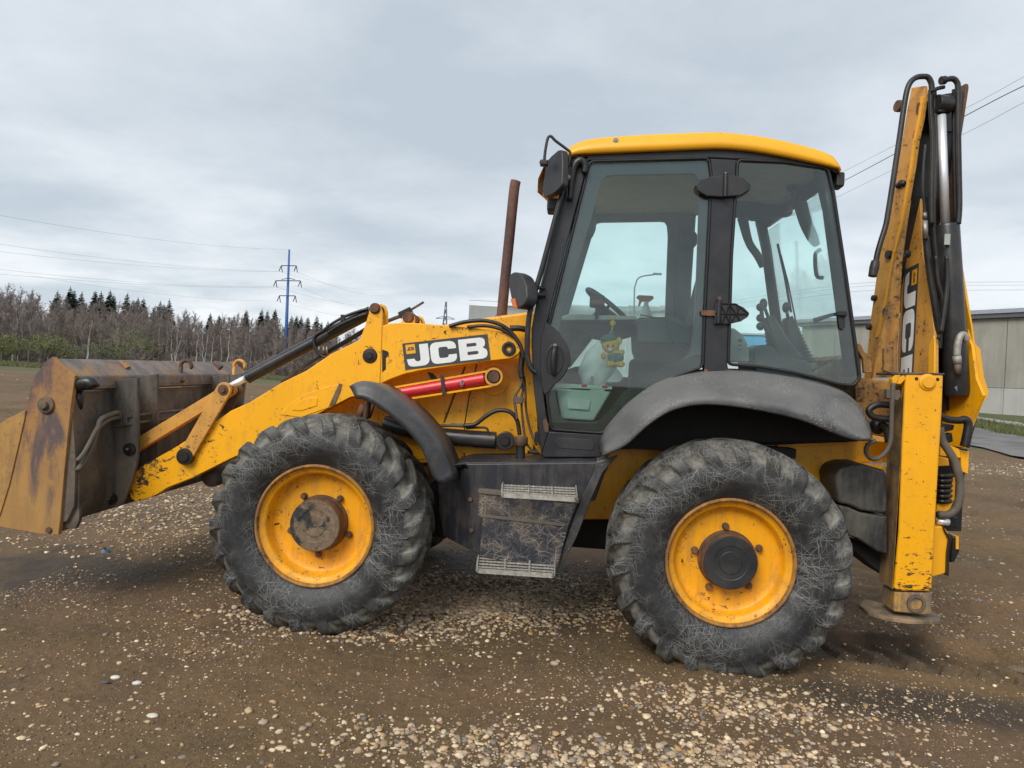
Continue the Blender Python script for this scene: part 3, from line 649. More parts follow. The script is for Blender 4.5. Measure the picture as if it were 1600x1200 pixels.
def spruce_mesh(seed, h=10.):
    rng = np.random.default_rng(seed); V, F = [], []
    for i in range(46):
        t = (i+.5)/46; z = h*(.12+.88*t); L = h*.20*(1-t)**.85+.12
        for j in range(15):
            a = rng.uniform(0, 6.283); l = L*rng.uniform(.55, 1.2); dz = -l*rng.uniform(.05, .70); w = l*.36+.06; k = len(V)
            c, s = math.cos(a), math.sin(a)
            V += [np.array((0, 0, z)), np.array((c*l*.55-s*w, s*l*.55+c*w, z+dz*.5)), np.array((c*l, s*l, z+dz)), np.array((c*l*.55+s*w, s*l*.55-c*w, z+dz*.5-.1))]
            F.append((k, k+1, k+2, k+3))
    V += [np.array((0, 0, h*.9)), np.array((.05, 0, h)), np.array((-.05, .05, h*1.04)), np.array((0, -.06, h*.92))]; F.append((len(V)-4, len(V)-3, len(V)-2, len(V)-1))
    return V, F
sp = []
for i in range(3):
    V_, F_ = spruce_mesh(i); me = bpy.data.meshes.new('spruce'); me.from_pydata([tuple(x) for x in V_], [], F_); me.materials.append(M['spruce']); sp.append(me)
tr_me = bpy.data.meshes.new('spruce_trunk'); tv = MB().tube([(0, 0, -.5), (0, 0, 9.4)], [.2, .04], 6); tr_me.from_pydata([tuple(x) for x in tv.V], [], tv.F); tr_me.materials.append(M['twig'])
SPR = [(84, 461), (104, 455), (110, 458), (122, 462), (143, 458), (152, 460), (166, 457), (172, 463), (193, 461), (203, 469), (210, 467), (219, 467), (237, 478), (245, 471), (251, 474), (259, 468), (380, 479), (404, 478), (413, 480), (425, 477), (451, 488), (459, 486), (466, 488), (477, 489), (490, 486), (508, 495), (498, 496), (361, 490), (338, 489), (324, 487)]
ORD = 'first second third fourth fifth sixth seventh eighth ninth tenth eleventh twelfth thirteenth fourteenth fifteenth sixteenth seventeenth eighteenth nineteenth twentieth twenty-first twenty-second twenty-third twenty-fourth twenty-fifth twenty-sixth'.split()
for i, (px, py) in enumerate(SPR):
    d = 196+(i*37 % 17); H = hgt(px, d, py)*1.0
    k_ = sorted(x for x, _ in SPR).index(px)
    lab = 'dark spruce top above the bare wood, %s from the left' % ORD[k_] if k_ < 26 else 'dark spruce top above the bare wood, %s from the right' % ORD[29-k_]
    tq = thing('spruce_tree', lab, 'tree', HD(px, d), 'spruce tops above the bare wood', True)
    s = H*.93/10.4; tq.scale = (s*1.3, s*1.3, s); tq.rotation_euler.z = i*1.3
    link(bpy.data.objects.new('crown', sp[i % 3]), tq); link(bpy.data.objects.new('trunk', tr_me), tq)

def birch(px, pyb, pyt, d, seed, label, fork=False, group=None):
    p = HD(px, d); H = hgt(px, d, pyt); tv, tf, v, f = bare(H, seed, .16, 20, 6, .11, .35, .020)
    tq = thing('birch_tree', label, 'tree', p, group, True)
    if fork:
        t2, f2, v2, ff2 = bare(H*.8, seed+40, .18, 12, 5, .09, .4, .020); sh = np.array((0, 0, H*.18)); t2 = t2+sh+np.array([0, 0, 0]); t2[:, 0] += (t2[:, 2]-H*.18)*.14
        v2 = v2+sh; v2[:, 0] += (v2[:, 2]-H*.18)*.14
        tf = tf+[tuple(i+len(tv) for i in q) for q in f2]; tv = np.r_[tv, t2]; f = f+[tuple(i+len(v) for i in q) for q in ff2]; v = np.r_[v, v2]
    meshobj('trunk', tv, tf, M['birch'], tq); meshobj('crown', v, f, M['birch_twig'], tq)
birch(135, 560, 500, 130, 1, 'white birch with forked trunk standing alone behind the bucket', True)
birch(266, 560, 508, 130, 2, 'slim white birch, left one of the pair above the middle of the bucket')
birch(273, 560, 510, 130, 3, 'white birch with side branches, right one of the pair above the middle of the bucket', True)
birch(308, 560, 505, 130, 4, 'straight white birch just right of the first chain hook on the bucket')
birch(318, 560, 512, 133, 5, 'white birch leaning right, between two straight birches', True)
birch(326, 560, 515, 136, 6, 'thin pale birch right beside the leaning birch')
birch(355, 560, 500, 130, 7, 'tall bright white birch left of the yellow chain hook')
birch(30, 560, 462, 158, 8, 'tall pale tree near the left edge of the wood')
birch(345, 560, 492, 158, 9, 'pale birch with spreading crown behind the bright white one')
birch(392, 560, 500, 158, 10, 'pale slim birch in the wood left of the blue pylon')
def bush(px, d, pyt, wpx, leafm, seed, label):
    p = HD(px, d); H = hgt(px, d, pyt); Wd = wpx/CAM['f']*d; rng = np.random.default_rng(seed)
    tq = thing('leafy_bush', label, 'bush', p, None, True); V, F = [], []
    lob = [(rng.normal(0, Wd*.24), rng.normal(0, Wd*.2), H*rng.uniform(.35, .72), H*rng.uniform(.20, .34)) for _ in range(11)]
    for i in range(2300):
        cx, cy, cz, r = lob[rng.integers(len(lob))]; q = rng.normal(0, 1, 3); q = q/np.linalg.norm(q)*r*rng.uniform(.35, 1.08)**.6; q[0] *= 1.25
        c = np.array((cx, cy, cz))+q; c[2] = max(c[2], .05); a = rng.normal(0, 1, 3); a /= np.linalg.norm(a); e = np.cross(a, rng.normal(0, 1, 3)); e /= np.linalg.norm(e); s = rng.uniform(.05, .13); k = len(V)
        V += [c-a*s, c+e*s*.6, c+a*s, c-e*s*.6]; F.append((k, k+1, k+2, k+3))
    meshobj('foliage', V, F, leafm, tq)
    tv, tf, v, f = bare(H*.85, seed, .55, 26, 7, .05, .03, .022); meshobj('stem', np.r_[tv, v], tf+[tuple(i+len(tv) for i in q) for q in f], M['twig'], tq)
bush(0, 142, 522, 46, M['leaf'], 1, 'bright green leafing bush at the left edge of the field')
bush(62, 142, 520, 66, M['leaf'], 2, 'bright green leafing bush left of the lone forked birch')
bush(30, 146, 528, 60, M['leaf_dark'], 3, 'dull green bush between the two bright green ones')
bush(103, 142, 534, 46, M['leaf_dark'], 4, 'low dull green bush just left of the lone forked birch')
bush(165, 142, 530, 50, M['leaf_dark'], 5, 'low olive bush just right of the lone forked birch')
bush(205, 146, 512, 66, M['leaf'], 6, 'rounded green leafing bush above the left part of the bucket')
bush(232, 148, 532, 40, M['leaf_dark'], 7, 'small olive bush right of the rounded green one')
# ragged dry grass along the field edge, and green tufts on the verge
def tufts(name, pts, h, mat, seed, per=7):
    rng = np.random.default_rng(seed); V, F = [], []
    for p in pts:
        for _ in range(per):
            a = rng.uniform(0, 6.283); o = np.array((rng.normal(0, .22), rng.normal(0, .22), 0)); hh = h*rng.uniform(.5, 1.3); l = np.array((math.cos(a), math.sin(a), 0)); k = len(V)
            V += [p+o-l*hh*.10, p+o+l*hh*.10, p+o+np.array((rng.normal(0, .3)*hh, rng.normal(0, .3)*hh, hh))]; F.append((k, k+1, k+2))
    o = meshobj(name, V, F, mat); o['kind'] = 'stuff'
M['grass'] = bark('verge_grass', (.060, .085, .025), (.14, .145, .055), 1.5)
M['drygrass'] = bark('dry_grass', (.17, .15, .075), (.12, .13, .05), 1.5)
rg = np.random.default_rng(9)
tufts('dry_grass', [HD(-60+560*rg.uniform(), rg.uniform(108, 142)) for _ in range(2600)], .55, M['drygrass'], 3, 5)
vg = []
for _ in range(5200):
    s = rg.uniform(-70, 45); k = rg.uniform(1.0, 2.3); q = r0a+dirn*s+wd*k
    if .99 < (k-1)/max(1e-6, np.linalg.norm(off0)/np.linalg.norm(wd)-1) < 1.0+1.9/np.linalg.norm(wd): continue
    vg.append(np.array((q[0], q[1], float(gz_at(np.array(q[0]), np.array(q[1]))))))
tufts('verge_grass', vg, .22, M['grass'], 4, 8)
vs0 = []
for _ in range(2500):
    s = rg.uniform(-80, 30); q = r0a+dirn*s+wd*rg.uniform(1.02, 2.4); vs0.append(q)
# old fence along the field edge
M['post'] = flat('weathered_post', (.20, .17, .14), .9)
M['wire'] = flat('wire', (.10, .105, .115), .6); M['hazed_wire'] = flat('hazed_wire', (.26, .275, .30), .6)  # paler copy for distant lines, haze painted into its grey
fence = thing('wire_fence', 'thin wire fence on weathered posts along the far edge of the field', 'fence', HD(60, 138))
prev = None
for i, px in enumerate((-20, 2, 20, 28, 44, 62, 75, 98, 118, 150, 190, 204, 240, 290, 352, 372, 385, 420)):
    p = HD(px, 138+(i % 3)); hh = 1.5 if i % 4 else 2.3
    cyl('post', p-np.array((0, 0, .3)), p+np.array((.05*(i % 3-1), 0, hh)), .07 if i != 2 else .22, M['post'], fence, 6, 0)
    if prev is not None: tubeo('strand', [prev+np.array((0, 0, 1.2)), (prev+p)/2+np.array((0, 0, 1.1)), p+np.array((0, 0, 1.2))], .012, M['wire'], fence, 4, 0)
    prev = p

# ------------------------------------------------------------------ pylons and wires
M['pole_blue'] = flat('blue_pole_paint', (.045, .135, .38), .5, 0, .1, .4)
M['pole_dark'] = flat('dark_arm_steel', (.05, .06, .085), .6)
M['lattice'] = flat('lattice_steel', (.16, .19, .24), .6)
PD = 170.
pb = HD(445, PD); pt = SK(452, 390, PD+1)
pylon = thing('blue_pylon', 'tall blue tapered steel pylon with three crossarms rising out of the wood', 'pylon', pb)
cyl('pole', pb-np.array((0, 0, .5)), pt, .0, M['pole_blue'], pylon, 12, 0) if 0 else MB().tube([pb-np.array((0, 0, .5)), pt], [.50, .20], 14).build('pole', M['pole_blue'], pylon, True)
arm_ends = []
for (yl, xl, xr, xc) in ((415, 439.5, 463, 451.5), (438.5, 431, 469.5, 450.5), (462, 436.5, 461.5, 449)):
    a, b_ = SK(xl, yl, PD), SK(xr, yl+.3, PD); mid = SK(xc, yl-(4 if yl == 438.5 else 0), PD)
    am = MB().tube([a, b_], .10, 6)
    if yl == 438.5: am.tube([a+(mid-a)*.45, mid, b_+(mid-b_)*.45], .08, 5)
    am.build('crossarm', M['pole_dark'], pylon)
    for e, sgn in ((a, -1), (b_, 1)):
        vv = SK(0, 0, 1)*0
        l1 = e+np.array((-.45, 0, -1.3)); l2 = e+np.array((.35, 0, -1.5))
        tubeo('insulator', [e, l1], .10, M['pole_dark'], pylon, 5, 0); tubeo('insulator', [e, l2], .10, M['pole_dark'], pylon, 5, 0)
        arm_ends.append((l1, l2))
def cable(pts, r, label, grp=None, mat=None):
    o = tubeo('power_line', pts, r, mat or M['wire'], None, 5, 8); tag(o, label, 'cable', grp); return o
def sag(a, b, s, n=7): return [a+(b-a)*t-np.array((0, 0, 4*s*t*(1-t))) for t in np.linspace(0, 1, n)]
LW = [((0, 380, 110), arm_ends[0][0]), ((0, 394, 105), arm_ends[1][0]), ((0, 422, 112), arm_ends[2][0]), ((0, 431, 106), arm_ends[3][0]), ((120, 440, 130), arm_ends[4][0])]
LWL = ['uppermost paired line from the left edge to the top left pylon arm', 'second line from the top, from the left edge to the top right arm', 'third line from the left edge, to the middle left arm of the pylon', 'fourth line from the left edge, to the middle right arm of the pylon', 'lowest line on the left, running to the lowest arm of the pylon']
for (q, e) in LW: cable(sag(SK(q[0]-70, q[1]-9, q[2]), e, .9), .013, LWL.pop(0), None, M['hazed_wire'])
cable(sag(SK(-70, 324, 105), pt, 1.1), .014, 'topmost thin line from the left edge to the tip of the blue pylon', None, M['hazed_wire'])
for k, (x, y) in enumerate(((600, 452), (600, 462), (600, 478), (600, 486), (600, 496))): cable(sag(arm_ends[k][1], SK(x, y, 330), 1.5), .018, '%s faint line running from the blue pylon away to the right' % ('uppermost', 'second highest', 'middle', 'second lowest', 'lowest')[k], None, M['hazed_wire'])
# far lattice pylon
lp = HD(690, 300); top = SK(690, 467, 300); H = top[2]-lp[2]
lat = thing('lattice_pylon', 'small far lattice pylon with two crossarms above the yellow bonnet', 'pylon', lp)
def lleg(sx_, sy_, z): w = 2.6*(1-z/H)**1.2+.15; return lp+np.array((sx_*w, sy_*w, z))
for sx_ in (-1, 1):
    for sy_ in (-1, 1): tubeo('leg', [lleg(sx_, sy_, H*k) for k in np.linspace(0, .97, 8)], .16, M['lattice'], lat, 5, 0)
br = MB(); zs = np.linspace(0, .97, 13)*H
for i in range(12):
    for s in (-1, 1):
        br.tube([lleg(-1, s, zs[i]), lleg(1, s, zs[i+1])], .09, 4).tube([lleg(1, s, zs[i]), lleg(-1, s, zs[i+1])], .09, 4)
br.build('bracing', M['lattice'], lat)
for zf, wd_ in ((.78, 4.0), (.60, 5.0)):
    z = H*zf; MB().tube([lp+np.array((-wd_, 0, z-.4)), lp+np.array((-1.2, 0, z+.5)), lp+np.array((1.2, 0, z+.5)), lp+np.array((wd_, 0, z-.4))], .15, 5).tube([lp+np.array((-wd_, 0, z-.4)), lp+np.array((wd_, 0, z-.4))], .12, 4).build('crossarm', M['lattice'], lat)
# lines over the right side
cable([SK(1700, 90, 20), SK(1600, 134, 22), SK(1510, 180, 24.5), SK(1310, 287, 33), SK(1180, 352, 42)], .013, 'thick black cable, middle one of three sloping down behind the boom')
cable([SK(1700, 70, 24), SK(1600, 120, 26), SK(1515, 166, 28), SK(1310, 272, 38), SK(1180, 335, 47)], .0055, 'thin line, uppermost of three sloping down behind the boom')
cable([SK(1700, 112, 22), SK(1600, 160, 24), SK(1505, 210, 27), SK(1310, 307, 36), SK(1180, 368, 45)], .0055, 'thin line, lowest of three sloping down behind the boom')
for yy, r in ((441, .008), (446, .007), (453.5, .008)): cable([SK(1700, yy-1, 52), SK(1500, yy, 54), SK(1350, yy+1, 57), SK(1220, yy+17, 62), SK(1120, yy+34, 70)], r, '%s thin level line crossing behind the boom low over the wall' % {441: 'upper', 446: 'middle'}.get(yy, 'lowest'))
# street lamp seen through the cab
sl_ = thing('street_lamp', 'slender street lamp with curved arm seen through the cab door glass', 'street lamp', HD(992, 60))
b0 = HD(991, 60); tubeo('post', [b0, SK(991, 470, 60), SK(993, 445, 60), SK(1000, 433, 60), SK(1022, 429, 60)], .06, M['lattice'], sl_, 6, 5)
MB().box(SK(1027, 428, 60), (.7, .3, .14)).build('lamp_head', M['lattice'], sl_)

# ------------------------------------------------------------------ buildings
def wallmat(name, c1, c2, seam=0):
    mt, t, b, v = base(name, .9); n = noi(t, v, .35, 7, .65, .3); n2 = noi(t, mapv(t, v, (1.2, 1.2, .10)), 1.3, 6, .7); f = noi(t, v, 9, 5, .7)
    c = mixc(t, ramp(t, n, .35, .65), c1, c2); c = mixc(t, mth(t, 'MULTIPLY', ramp(t, n2, .48, .70), .40), c, tuple(k*.70 for k in c1)); c = mixc(t, mth(t, 'MULTIPLY', ramp(t, f, .62, .72), .3), c, tuple(k*.5 for k in c1))
    setc(t, b, c, .9, f, .3, .02); return mt
M['wall'] = wallmat('concrete_wall', (.27, .25, .215), (.33, .31, .275)); M['wall_base'] = wallmat('concrete_base', (.36, .345, .32), (.43, .42, .40)); M['roof_edge'] = flat('dark_roof_edge', (.10, .10, .11), .7); M['roof_sheet'] = flat('pale_roof_sheet', (.36, .38, .42), .5, .3)
M['grey_wall'] = wallmat('grey_panel_wall', (.32, .33, .32), (.38, .39, .38)); M['white_wall'] = flat('white_wall_paint', (.66, .66, .64), .8); M['blue_band'] = flat('blue_wall_band', (.075, .30, .52), .6)
def vdir(): # wall direction: towards the far left
    d = FWD+RGT*(53-800)/CAM['f']; d[2] = 0; return d/np.linalg.norm(d)
wdv = vdir(); w0 = SK(1600, 652, 62); w0[2] = float(terrain(w0[0], w0[1])); nrm = np.array((wdv[1], -wdv[0], 0)); nrm = nrm if nrm @ (EYE-w0) > 0 else -nrm
def wallx(px):                                           # distance along the wall at a picture column
    q = P(px, 640, nrm, w0); return float((q-w0) @ wdv)
def zat(px, py): return float(P(px, py, nrm, w0)[2])
zb, zl, zt, zr = zat(1570, 655)-.6, zat(1570, 606), zat(1570, 497), zat(1570, 490)
zg = float(w0[2])
s0, s1 = wallx(1246), wallx(1600)-22
bld = thing('warehouse', 'long grey concrete warehouse with pale plinth and dark flat roof edge beyond the road', 'building', w0+wdv*(s0+s1)/2)
def wbox(name, sa, sb, za, zb_, mat, proud=0., deep=14., bev=0):
    c = w0+wdv*(sa+sb)/2-nrm*(deep/2-proud/2-proud/2); R = np.stack([wdv, -nrm, np.array((0, 0, 1.))], 1)
    c = w0+wdv*(sa+sb)/2+nrm*proud-nrm*deep/2; c[2] = (za+zb_)/2
    return MB().box(c, (abs(sb-sa), deep, zb_-za), R).build(name, mat, bld, bevel=bev)
n = 12; e = np.linspace(s0, s1, n+1)
for i in range(n): wbox('wall_panel', e[i]-.02, e[i+1]+.02, zl, zt, M['wall'], 0 if i % 2 else .006, 13.8+.02*(i % 2))
for i in range(n): wbox('plinth_panel', e[i]-.015, e[i+1]+.015, zg-1.2, zl-.03, M['wall_base'], .05, 13.7)
wbox('roof_edge', s0+.3, s1, zt+.01, zr, M['roof_edge'], .35, 14.5); wbox('roof_sheet', s0+.4, s1, zr+.004, zr+.30, M['roof_sheet'], .45, 14.7)
# white building with blue band (seen through the rear side window), grey panel building behind the bonnet
b2 = thing('blue_banded_building', 'low white building with a bright blue band, seen through the rear cab window', 'building', SK(1205, 600, 85))
def fbox(par, name, xl, xr, yt, yb, dist, deep, mat):
    a, b_ = SK(xl, yt, dist), SK(xr, yt, dist); c = (a+b_)/2; zt_ = c[2]; zb_ = SK((xl+xr)/2, yb, dist)[2]; L = np.linalg.norm((b_-a)[:2])
    ux = (b_-a)*np.array((1, 1, 0)); ux /= np.linalg.norm(ux); uy = np.array((-ux[1], ux[0], 0)); c = c+uy*deep/2; c[2] = (zt_+zb_)/2
    return MB().box(c, (L, deep, zt_-zb_), np.stack([ux, uy, np.array((0, 0, 1.))], 1)).build(name, mat, par)
fbox(b2, 'wall', 1120, 1262, 540, 640, 85, 10, M['white_wall']); fbox(b2, 'blue_band', 1119, 1263, 524, 540, 84.9, 10.3, M['blue_band']); fbox(b2, 'roof', 1118, 1264, 521, 523.8, 84.7, 10.8, M['roof_sheet'])
b3 = thing('panel_building', 'flat roofed grey panel building whose top shows behind the bonnet and exhaust', 'building', SK(900, 640, 95))
xs = np.linspace(733, 1080, 8)
for i in range(7): fbox(b3, 'wall_panel', xs[i]+.15, xs[i+1]-.15, 478, 650, 95, 16, M['grey_wall'])
fbox(b3, 'parapet', 732.5, 1081, 476.6, 478.3, 94.9, .4, M['roof_sheet'])
# ================================================================== the machine
L = thing('backhoe_loader', 'muddy yellow and black backhoe loader standing side-on on the gravelly mud', 'backhoe loader', (-1.1, 1.15, 0))
WB, ZR, ZF, TW, FARY = -2.4056, .656, .690, .44, 2.30
# ---- wheels (built about their own centre; the near rim face is at y = 0)
def tyre_mesh(ex):
    half = [(.356, .030), (.362, .010), (.385, -.006), (.42, -.026), (.46, -.040), (.50, -.043), (.535, -.036), (.565, -.020), (.585, .000), (.597, .028), (.602, .065), (.605, .105), (.6065, .15), (.607, .19), (.6075, .22)]
    half = [(r+ex*float(sst(.50, .605, r)), y) for r, y in half]
    h = resample(np.array(half), 40); prof = np.r_[h, np.c_[h[-2::-1, 0], TW-h[-2::-1, 1]]]; n, m = 880, len(prof); N = 22
    tg = np.gradient(prof, axis=0); nr = np.c_[-tg[:, 1], tg[:, 0]]*-1; nr /= np.linalg.norm(nr, axis=1)[:, None]+1e-9
    if nr[m//2, 0] < 0: nr = -nr
    V = []; GRV = []
    th = np.arange(n)/n*2*math.pi; rg_ = np.random.default_rng(3); wob = np.interp(th, np.linspace(0, 2*math.pi, 41), np.r_[rg_.normal(0, 1, 40), 0])
    for i in range(m):
        r, y = prof[i]; t = abs(y-TW/2)/(TW/2); side = 0 if y < TW/2 else .5
        amp = float(sst(.530+ex*.3, .594+ex*.9, r)); slant = 1.15*t if r > .6 else 1.15*t+.0
        ph = (th*N/(2*math.pi)+slant+side+.5) % 1.0
        duty = .40 if t < .8 else .46
        lug = sst(.0, .045, ph)*(1-sst(duty, duty+.055, ph))
        if t < .06: lug = np.maximum(lug, 0)*.9
        hgt_ = (.044*amp)*lug + .0035*perlin(np.cos(th)*9+i*.21, np.sin(th)*9+7, 5)*amp+.0012*wob
        GRV.append(np.stack([(1-lug)*amp, lug*amp, 0*th+t, 1+0*th], 1)); rr = r+nr[i, 0]*hgt_; yy = y+nr[i, 1]*hgt_*.8
        V.append(np.stack([rr*np.cos(th), yy+0*th, rr*np.sin(th)], 1))
    V = np.concatenate(V); idx = np.arange(n*m).reshape(m, n); nx_ = np.roll(idx, -1, 1)
    Q = np.stack([idx[:-1].ravel(), idx[1:].ravel(), nx_[1:].ravel(), nx_[:-1].ravel()], 1)
    me = quads('tyre', V, Q); at_ = me.color_attributes.new('tread', 'FLOAT_COLOR', 'POINT'); at_.data.foreach_set('color', np.concatenate(GRV).astype(np.float32).ravel()); me.polygons.foreach_set('use_smooth', np.ones(len(Q), bool)); fixn(me); me.materials.append(M['tyre']); return me
TY, TYR = tyre_mesh(.006), tyre_mesh(.034)
def wheel(loc, rot=0, dish=.115, hubr=.142, hubf=-.005, b0=90, capmud=False, flip=False):
    w = bpy.data.objects.new('wheel', None); COL.objects.link(w); w.parent = L; w['local'] = 1
    w.matrix_parent_inverse = Matrix.Translation(-Vector(L.location)); w.location = loc; w.rotation_euler = (0, 0, math.pi if flip else 0)
    t_ = bpy.data.objects.new('tyre', TYR if loc[0] == 0 else TY); link(t_, w); t_.rotation_euler.y = rot
    # lip, barrel, disc
    MB().lathe([(.340, .018), (.345, .004), (.352, -.003), (.360, .000), (.365, .010), (.364, .03)], (0, 0, 0), n=72).build('rim_flange', M['rim_lip'], w, True)
    MB().lathe([(.341, .017), (.334, .030), (.318, .036), (.309, .044), (.304, .060), (.298, dish-.012), (.286, dish-.003), (.262, dish), (.20, dish+.004), (.12, dish+.004), (.02, dish+.004)], (0, 0, 0), n=72).build('rim', M['yellow_rim'], w, True)
    MB().lathe([(hubr*1.04, dish+.003), (hubr*1.03, dish-.012), (hubr*.985, dish-.02), (hubr*.97, hubf+.03), (hubr*.96, hubf+.012), (hubr*.93, hubf)], (0, 0, 0), n=48).build('hub', M['rust'], w, bevel=.003)
    MB().lathe([(hubr*.935, hubf+.001), (hubr*.91, hubf-.006), (hubr*.60, hubf-.008), (hubr*.585, hubf-.005), (hubr*.40, hubf-.005), (hubr*.39, hubf-.009), (.001, hubf-.010)], (0, 0, 0), n=48).build('hub_cap', M['hubmud'] if capmud else M['black_plastic'], w, bevel=.003)
    for k in range(5):
        a = math.radians(b0+72*k); c = np.array((.19*math.cos(a), dish-.001, .19*math.sin(a)))
        MB().tube([c, c+np.array((0, -.012, 0))], .021, 12).tube([c, c-np.array((0, .030, 0))], .0165, 6).build('wheel_bolt', M['rust'], w, bevel=.002)
    MB().tube([(-.255, dish-.02, -.02), (-.262, dish-.06, -.02)], .006, 8).build('valve', M['black'], w)
    return w
mt, t, b, v = base('muddy_hub', .7)
k_ = ramp(t, mth(t, 'ADD', noi(t, v, 7, 7, .65, .5), mth(t, 'MULTIPLY', nd(t, 'ShaderNodeSeparateXYZ', None, Vector=v).outputs[0], .9)), .44, .50); f_ = noi(t, v, 45, 6, .7)
setc(t, b, mixc(t, k_, mixc(t, ramp(t, f_, .45, .65), (.016, .016, .017), (.045, .042, .038)), mixc(t, ramp(t, f_, .4, .65), (.13, .088, .052), (.23, .165, .108))), mth(t, 'ADD', .55, mth(t, 'MULTIPLY', k_, .3)), mth(t, 'ADD', f_, k_), .5, .005)
M['hubmud'] = mt
wheel((0, 0, ZR), .05, .105, .160, .012, 96)
wheel((WB, 0, ZF), 0.12, .125, .162, .018, 54, True)
wheel((0, FARY, ZR+.045), .2, flip=True); wheel((WB, FARY, ZF+.02), .1, flip=True)

def dec(quad, n, q, proud):                              # a lettered decal on a real plane
    TL, TR, BR, BL = [P(a, b, n, q) for a, b in quad]; nn_ = np.array(n, float); nn_ = nn_/np.linalg.norm(nn_)
    if nn_ @ (EYE-np.array(q)) < 0: nn_ = -nn_
    def mp(u, v, k=0.): return (TL*(1-u)+TR*u)*(1-v)+(BL*(1-u)+BR*u)*v+nn_*(proud+k)
    d = MB().prism([mp(0, 0), mp(1, 0), mp(1, 1), mp(0, 1)], -nn_*.0035).build('decal', M['decal_grey'], L)
    J = [(.195, .10), (.298, .10), (.298, .70), (.290, .80), (.270, .87), (.240, .91), (.21, .92), (.10, .92), (.065, .89), (.043, .82), (.032, .62), (.122, .62), (.133, .70), (.150, .735), (.172, .735), (.188, .71), (.195, .66)]
    C = [(.62, .40), (.62, .30), (.612, .21), (.59, .14), (.55, .10), (.385, .10), (.348, .13), (.326, .20), (.316, .32), (.316, .70), (.326, .82), (.348, .89), (.385, .92), (.55, .92), (.59, .885), (.612, .81), (.62, .72), (.62, .62), (.525, .62), (.522, .68), (.51, .71), (.49, .72), (.445, .72), (.425, .71), (.416, .68), (.413, .62), (.413, .40), (.416, .34), (.425, .31), (.445, .30), (.49, .30), (.51, .31), (.522, .34), (.525, .40)]
    Bo = [(.652, .10), (.90, .10), (.938, .13), (.957, .20), (.960, .32), (.953, .42), (.925, .495), (.945, .53), (.968, .59), (.976, .68), (.972, .80), (.955, .88), (.918, .92), (.652, .92)]
    Bh = [[(.745, .28), (.845, .28), (.860, .31), (.860, .38), (.845, .41), (.745, .41)], [(.745, .60), (.855, .60), (.872, .63), (.872, .70), (.855, .73), (.745, .73)]]
    def letter(loops, mat, f=lambda u, v: (u, v), k=.0012):
        b = bmesh.new(); ed = []
        for lp_ in loops:
            vs2 = [b.verts.new(mp(*f(u, v), k)) for u, v in lp_]
            ed += [b.edges.new((vs2[i], vs2[(i+1) % len(vs2)])) for i in range(len(vs2))]
        bmesh.ops.triangle_fill(b, use_beauty=True, edges=ed, normal=Vector(nn_))
        r_ = bmesh.ops.extrude_face_region(b, geom=list(b.faces)); bmesh.ops.translate(b, verts=[x for x in r_['geom'] if isinstance(x, bmesh.types.BMVert)], vec=Vector(-nn_*.0016))
        bmesh.ops.recalc_face_normals(b, faces=b.faces); me = bpy.data.meshes.new('letter'); b.to_mesh(me); b.free(); me.materials.append(mat); link(bpy.data.objects.new('letter', me), d)
    for s in ([J], [C], [Bo]+Bh): letter(s, M['decal_white'])
    em = MB().prism([mp(.035, .07, .0012), mp(.145, .07, .0012), mp(.145, .42, .0012), mp(.035, .42, .0012)], -nn_*.0016).build('emblem', M['decal_yellow'], d)
    g = lambda u, v: (.048+(u-.03)*.088, .16+v*.15)
    for s in ([J], [C], [Bo]+Bh): letter(s, M['decal_grey'], g, .0022)
    return d

# ---- bucket (clam type, seen from behind its near end)
DZB = .028
def across(pts, off): return [p+np.array((0, off, off*DZB)) for p in pts]
BW = 2.32
side_px = [(82, 557), (117, 587), (110, 640), (100, 740), (94, 812), (91, 836), (60, 834), (20, 827), (-30, 818), (-62, 806), (-40, 720), (-20, 675), (10, 655), (40, 640), (45, 615), (54, 587), (70, 566)]
bk = bpy.data.objects.new('bucket', None); COL.objects.link(bk); bk.parent = L; bk.matrix_parent_inverse = Matrix.Translation(-Vector(L.location)); bk.location = A(60, 700, 1.1); 
def bpart(mb, name, mat, **k):
    o = mb.build(name, mat, None, **k); o.parent = bk; o.matrix_parent_inverse = Matrix.Translation(-Vector(bk.location)); return o
bp = AL(side_px, 0)
bpart(MB().prism(bp, (0, .035, .001)), 'side_plate', M['bucket'], bevel=.004)
bpart(MB().prism([p+np.array((0, BW-.035, (BW-.035)*DZB)) for p in bp], (0, .035, .001)), 'side_plate', M['bucket'], bevel=.004)
bpart(MB().prism(AL([(40, 641), (38, 655), (30, 690), (15, 755), (1, 800), (-8, 822), (-62, 806), (-40, 720), (-20, 675), (10, 655)], -.008), (0, .0075, 0)), 'wear_plate', M['bucket_mud'], bevel=.003)
pin = A(73, 633, 0)
bpart(MB().lathe([(.001, -.040), (.022, -.040), (.026, -.034), (.026, -.016), (.050, -.016), (.053, -.010), (.053, .0)], pin, n=28), 'pivot_bolt', M['dirty_steel'], bevel=.002)
bpart(MB().tube([A(77, 848-20, 0)+np.array((0, -.012, 0)), A(77, 828, 0)], .018, 14), 'bolt', M['rust'], bevel=.002)
# shell: beam, back and floor as one folded plate running across
prof = AL([(84, 559), (118, 588), (119, 606), (112, 612), (113, 640), (118, 720), (116, 790), (104, 815), (70, 826), (0, 815), (0, 800), (70, 808), (92, 795), (98, 720), (94, 640), (90, 600), (78, 575)], .02)
bpart(MB().prism(prof[:4]+[prof[-2], prof[-1]], (0, BW-.04, (BW-.04)*DZB)), 'top_beam', M['bucket_beam'], bevel=.012, seg=3)
bpart(MB().prism(prof[3:9]+prof[9:15][::1], (0, BW-.04, (BW-.04)*DZB)), 'back_shell', M['bucket_dark'], bevel=.006)
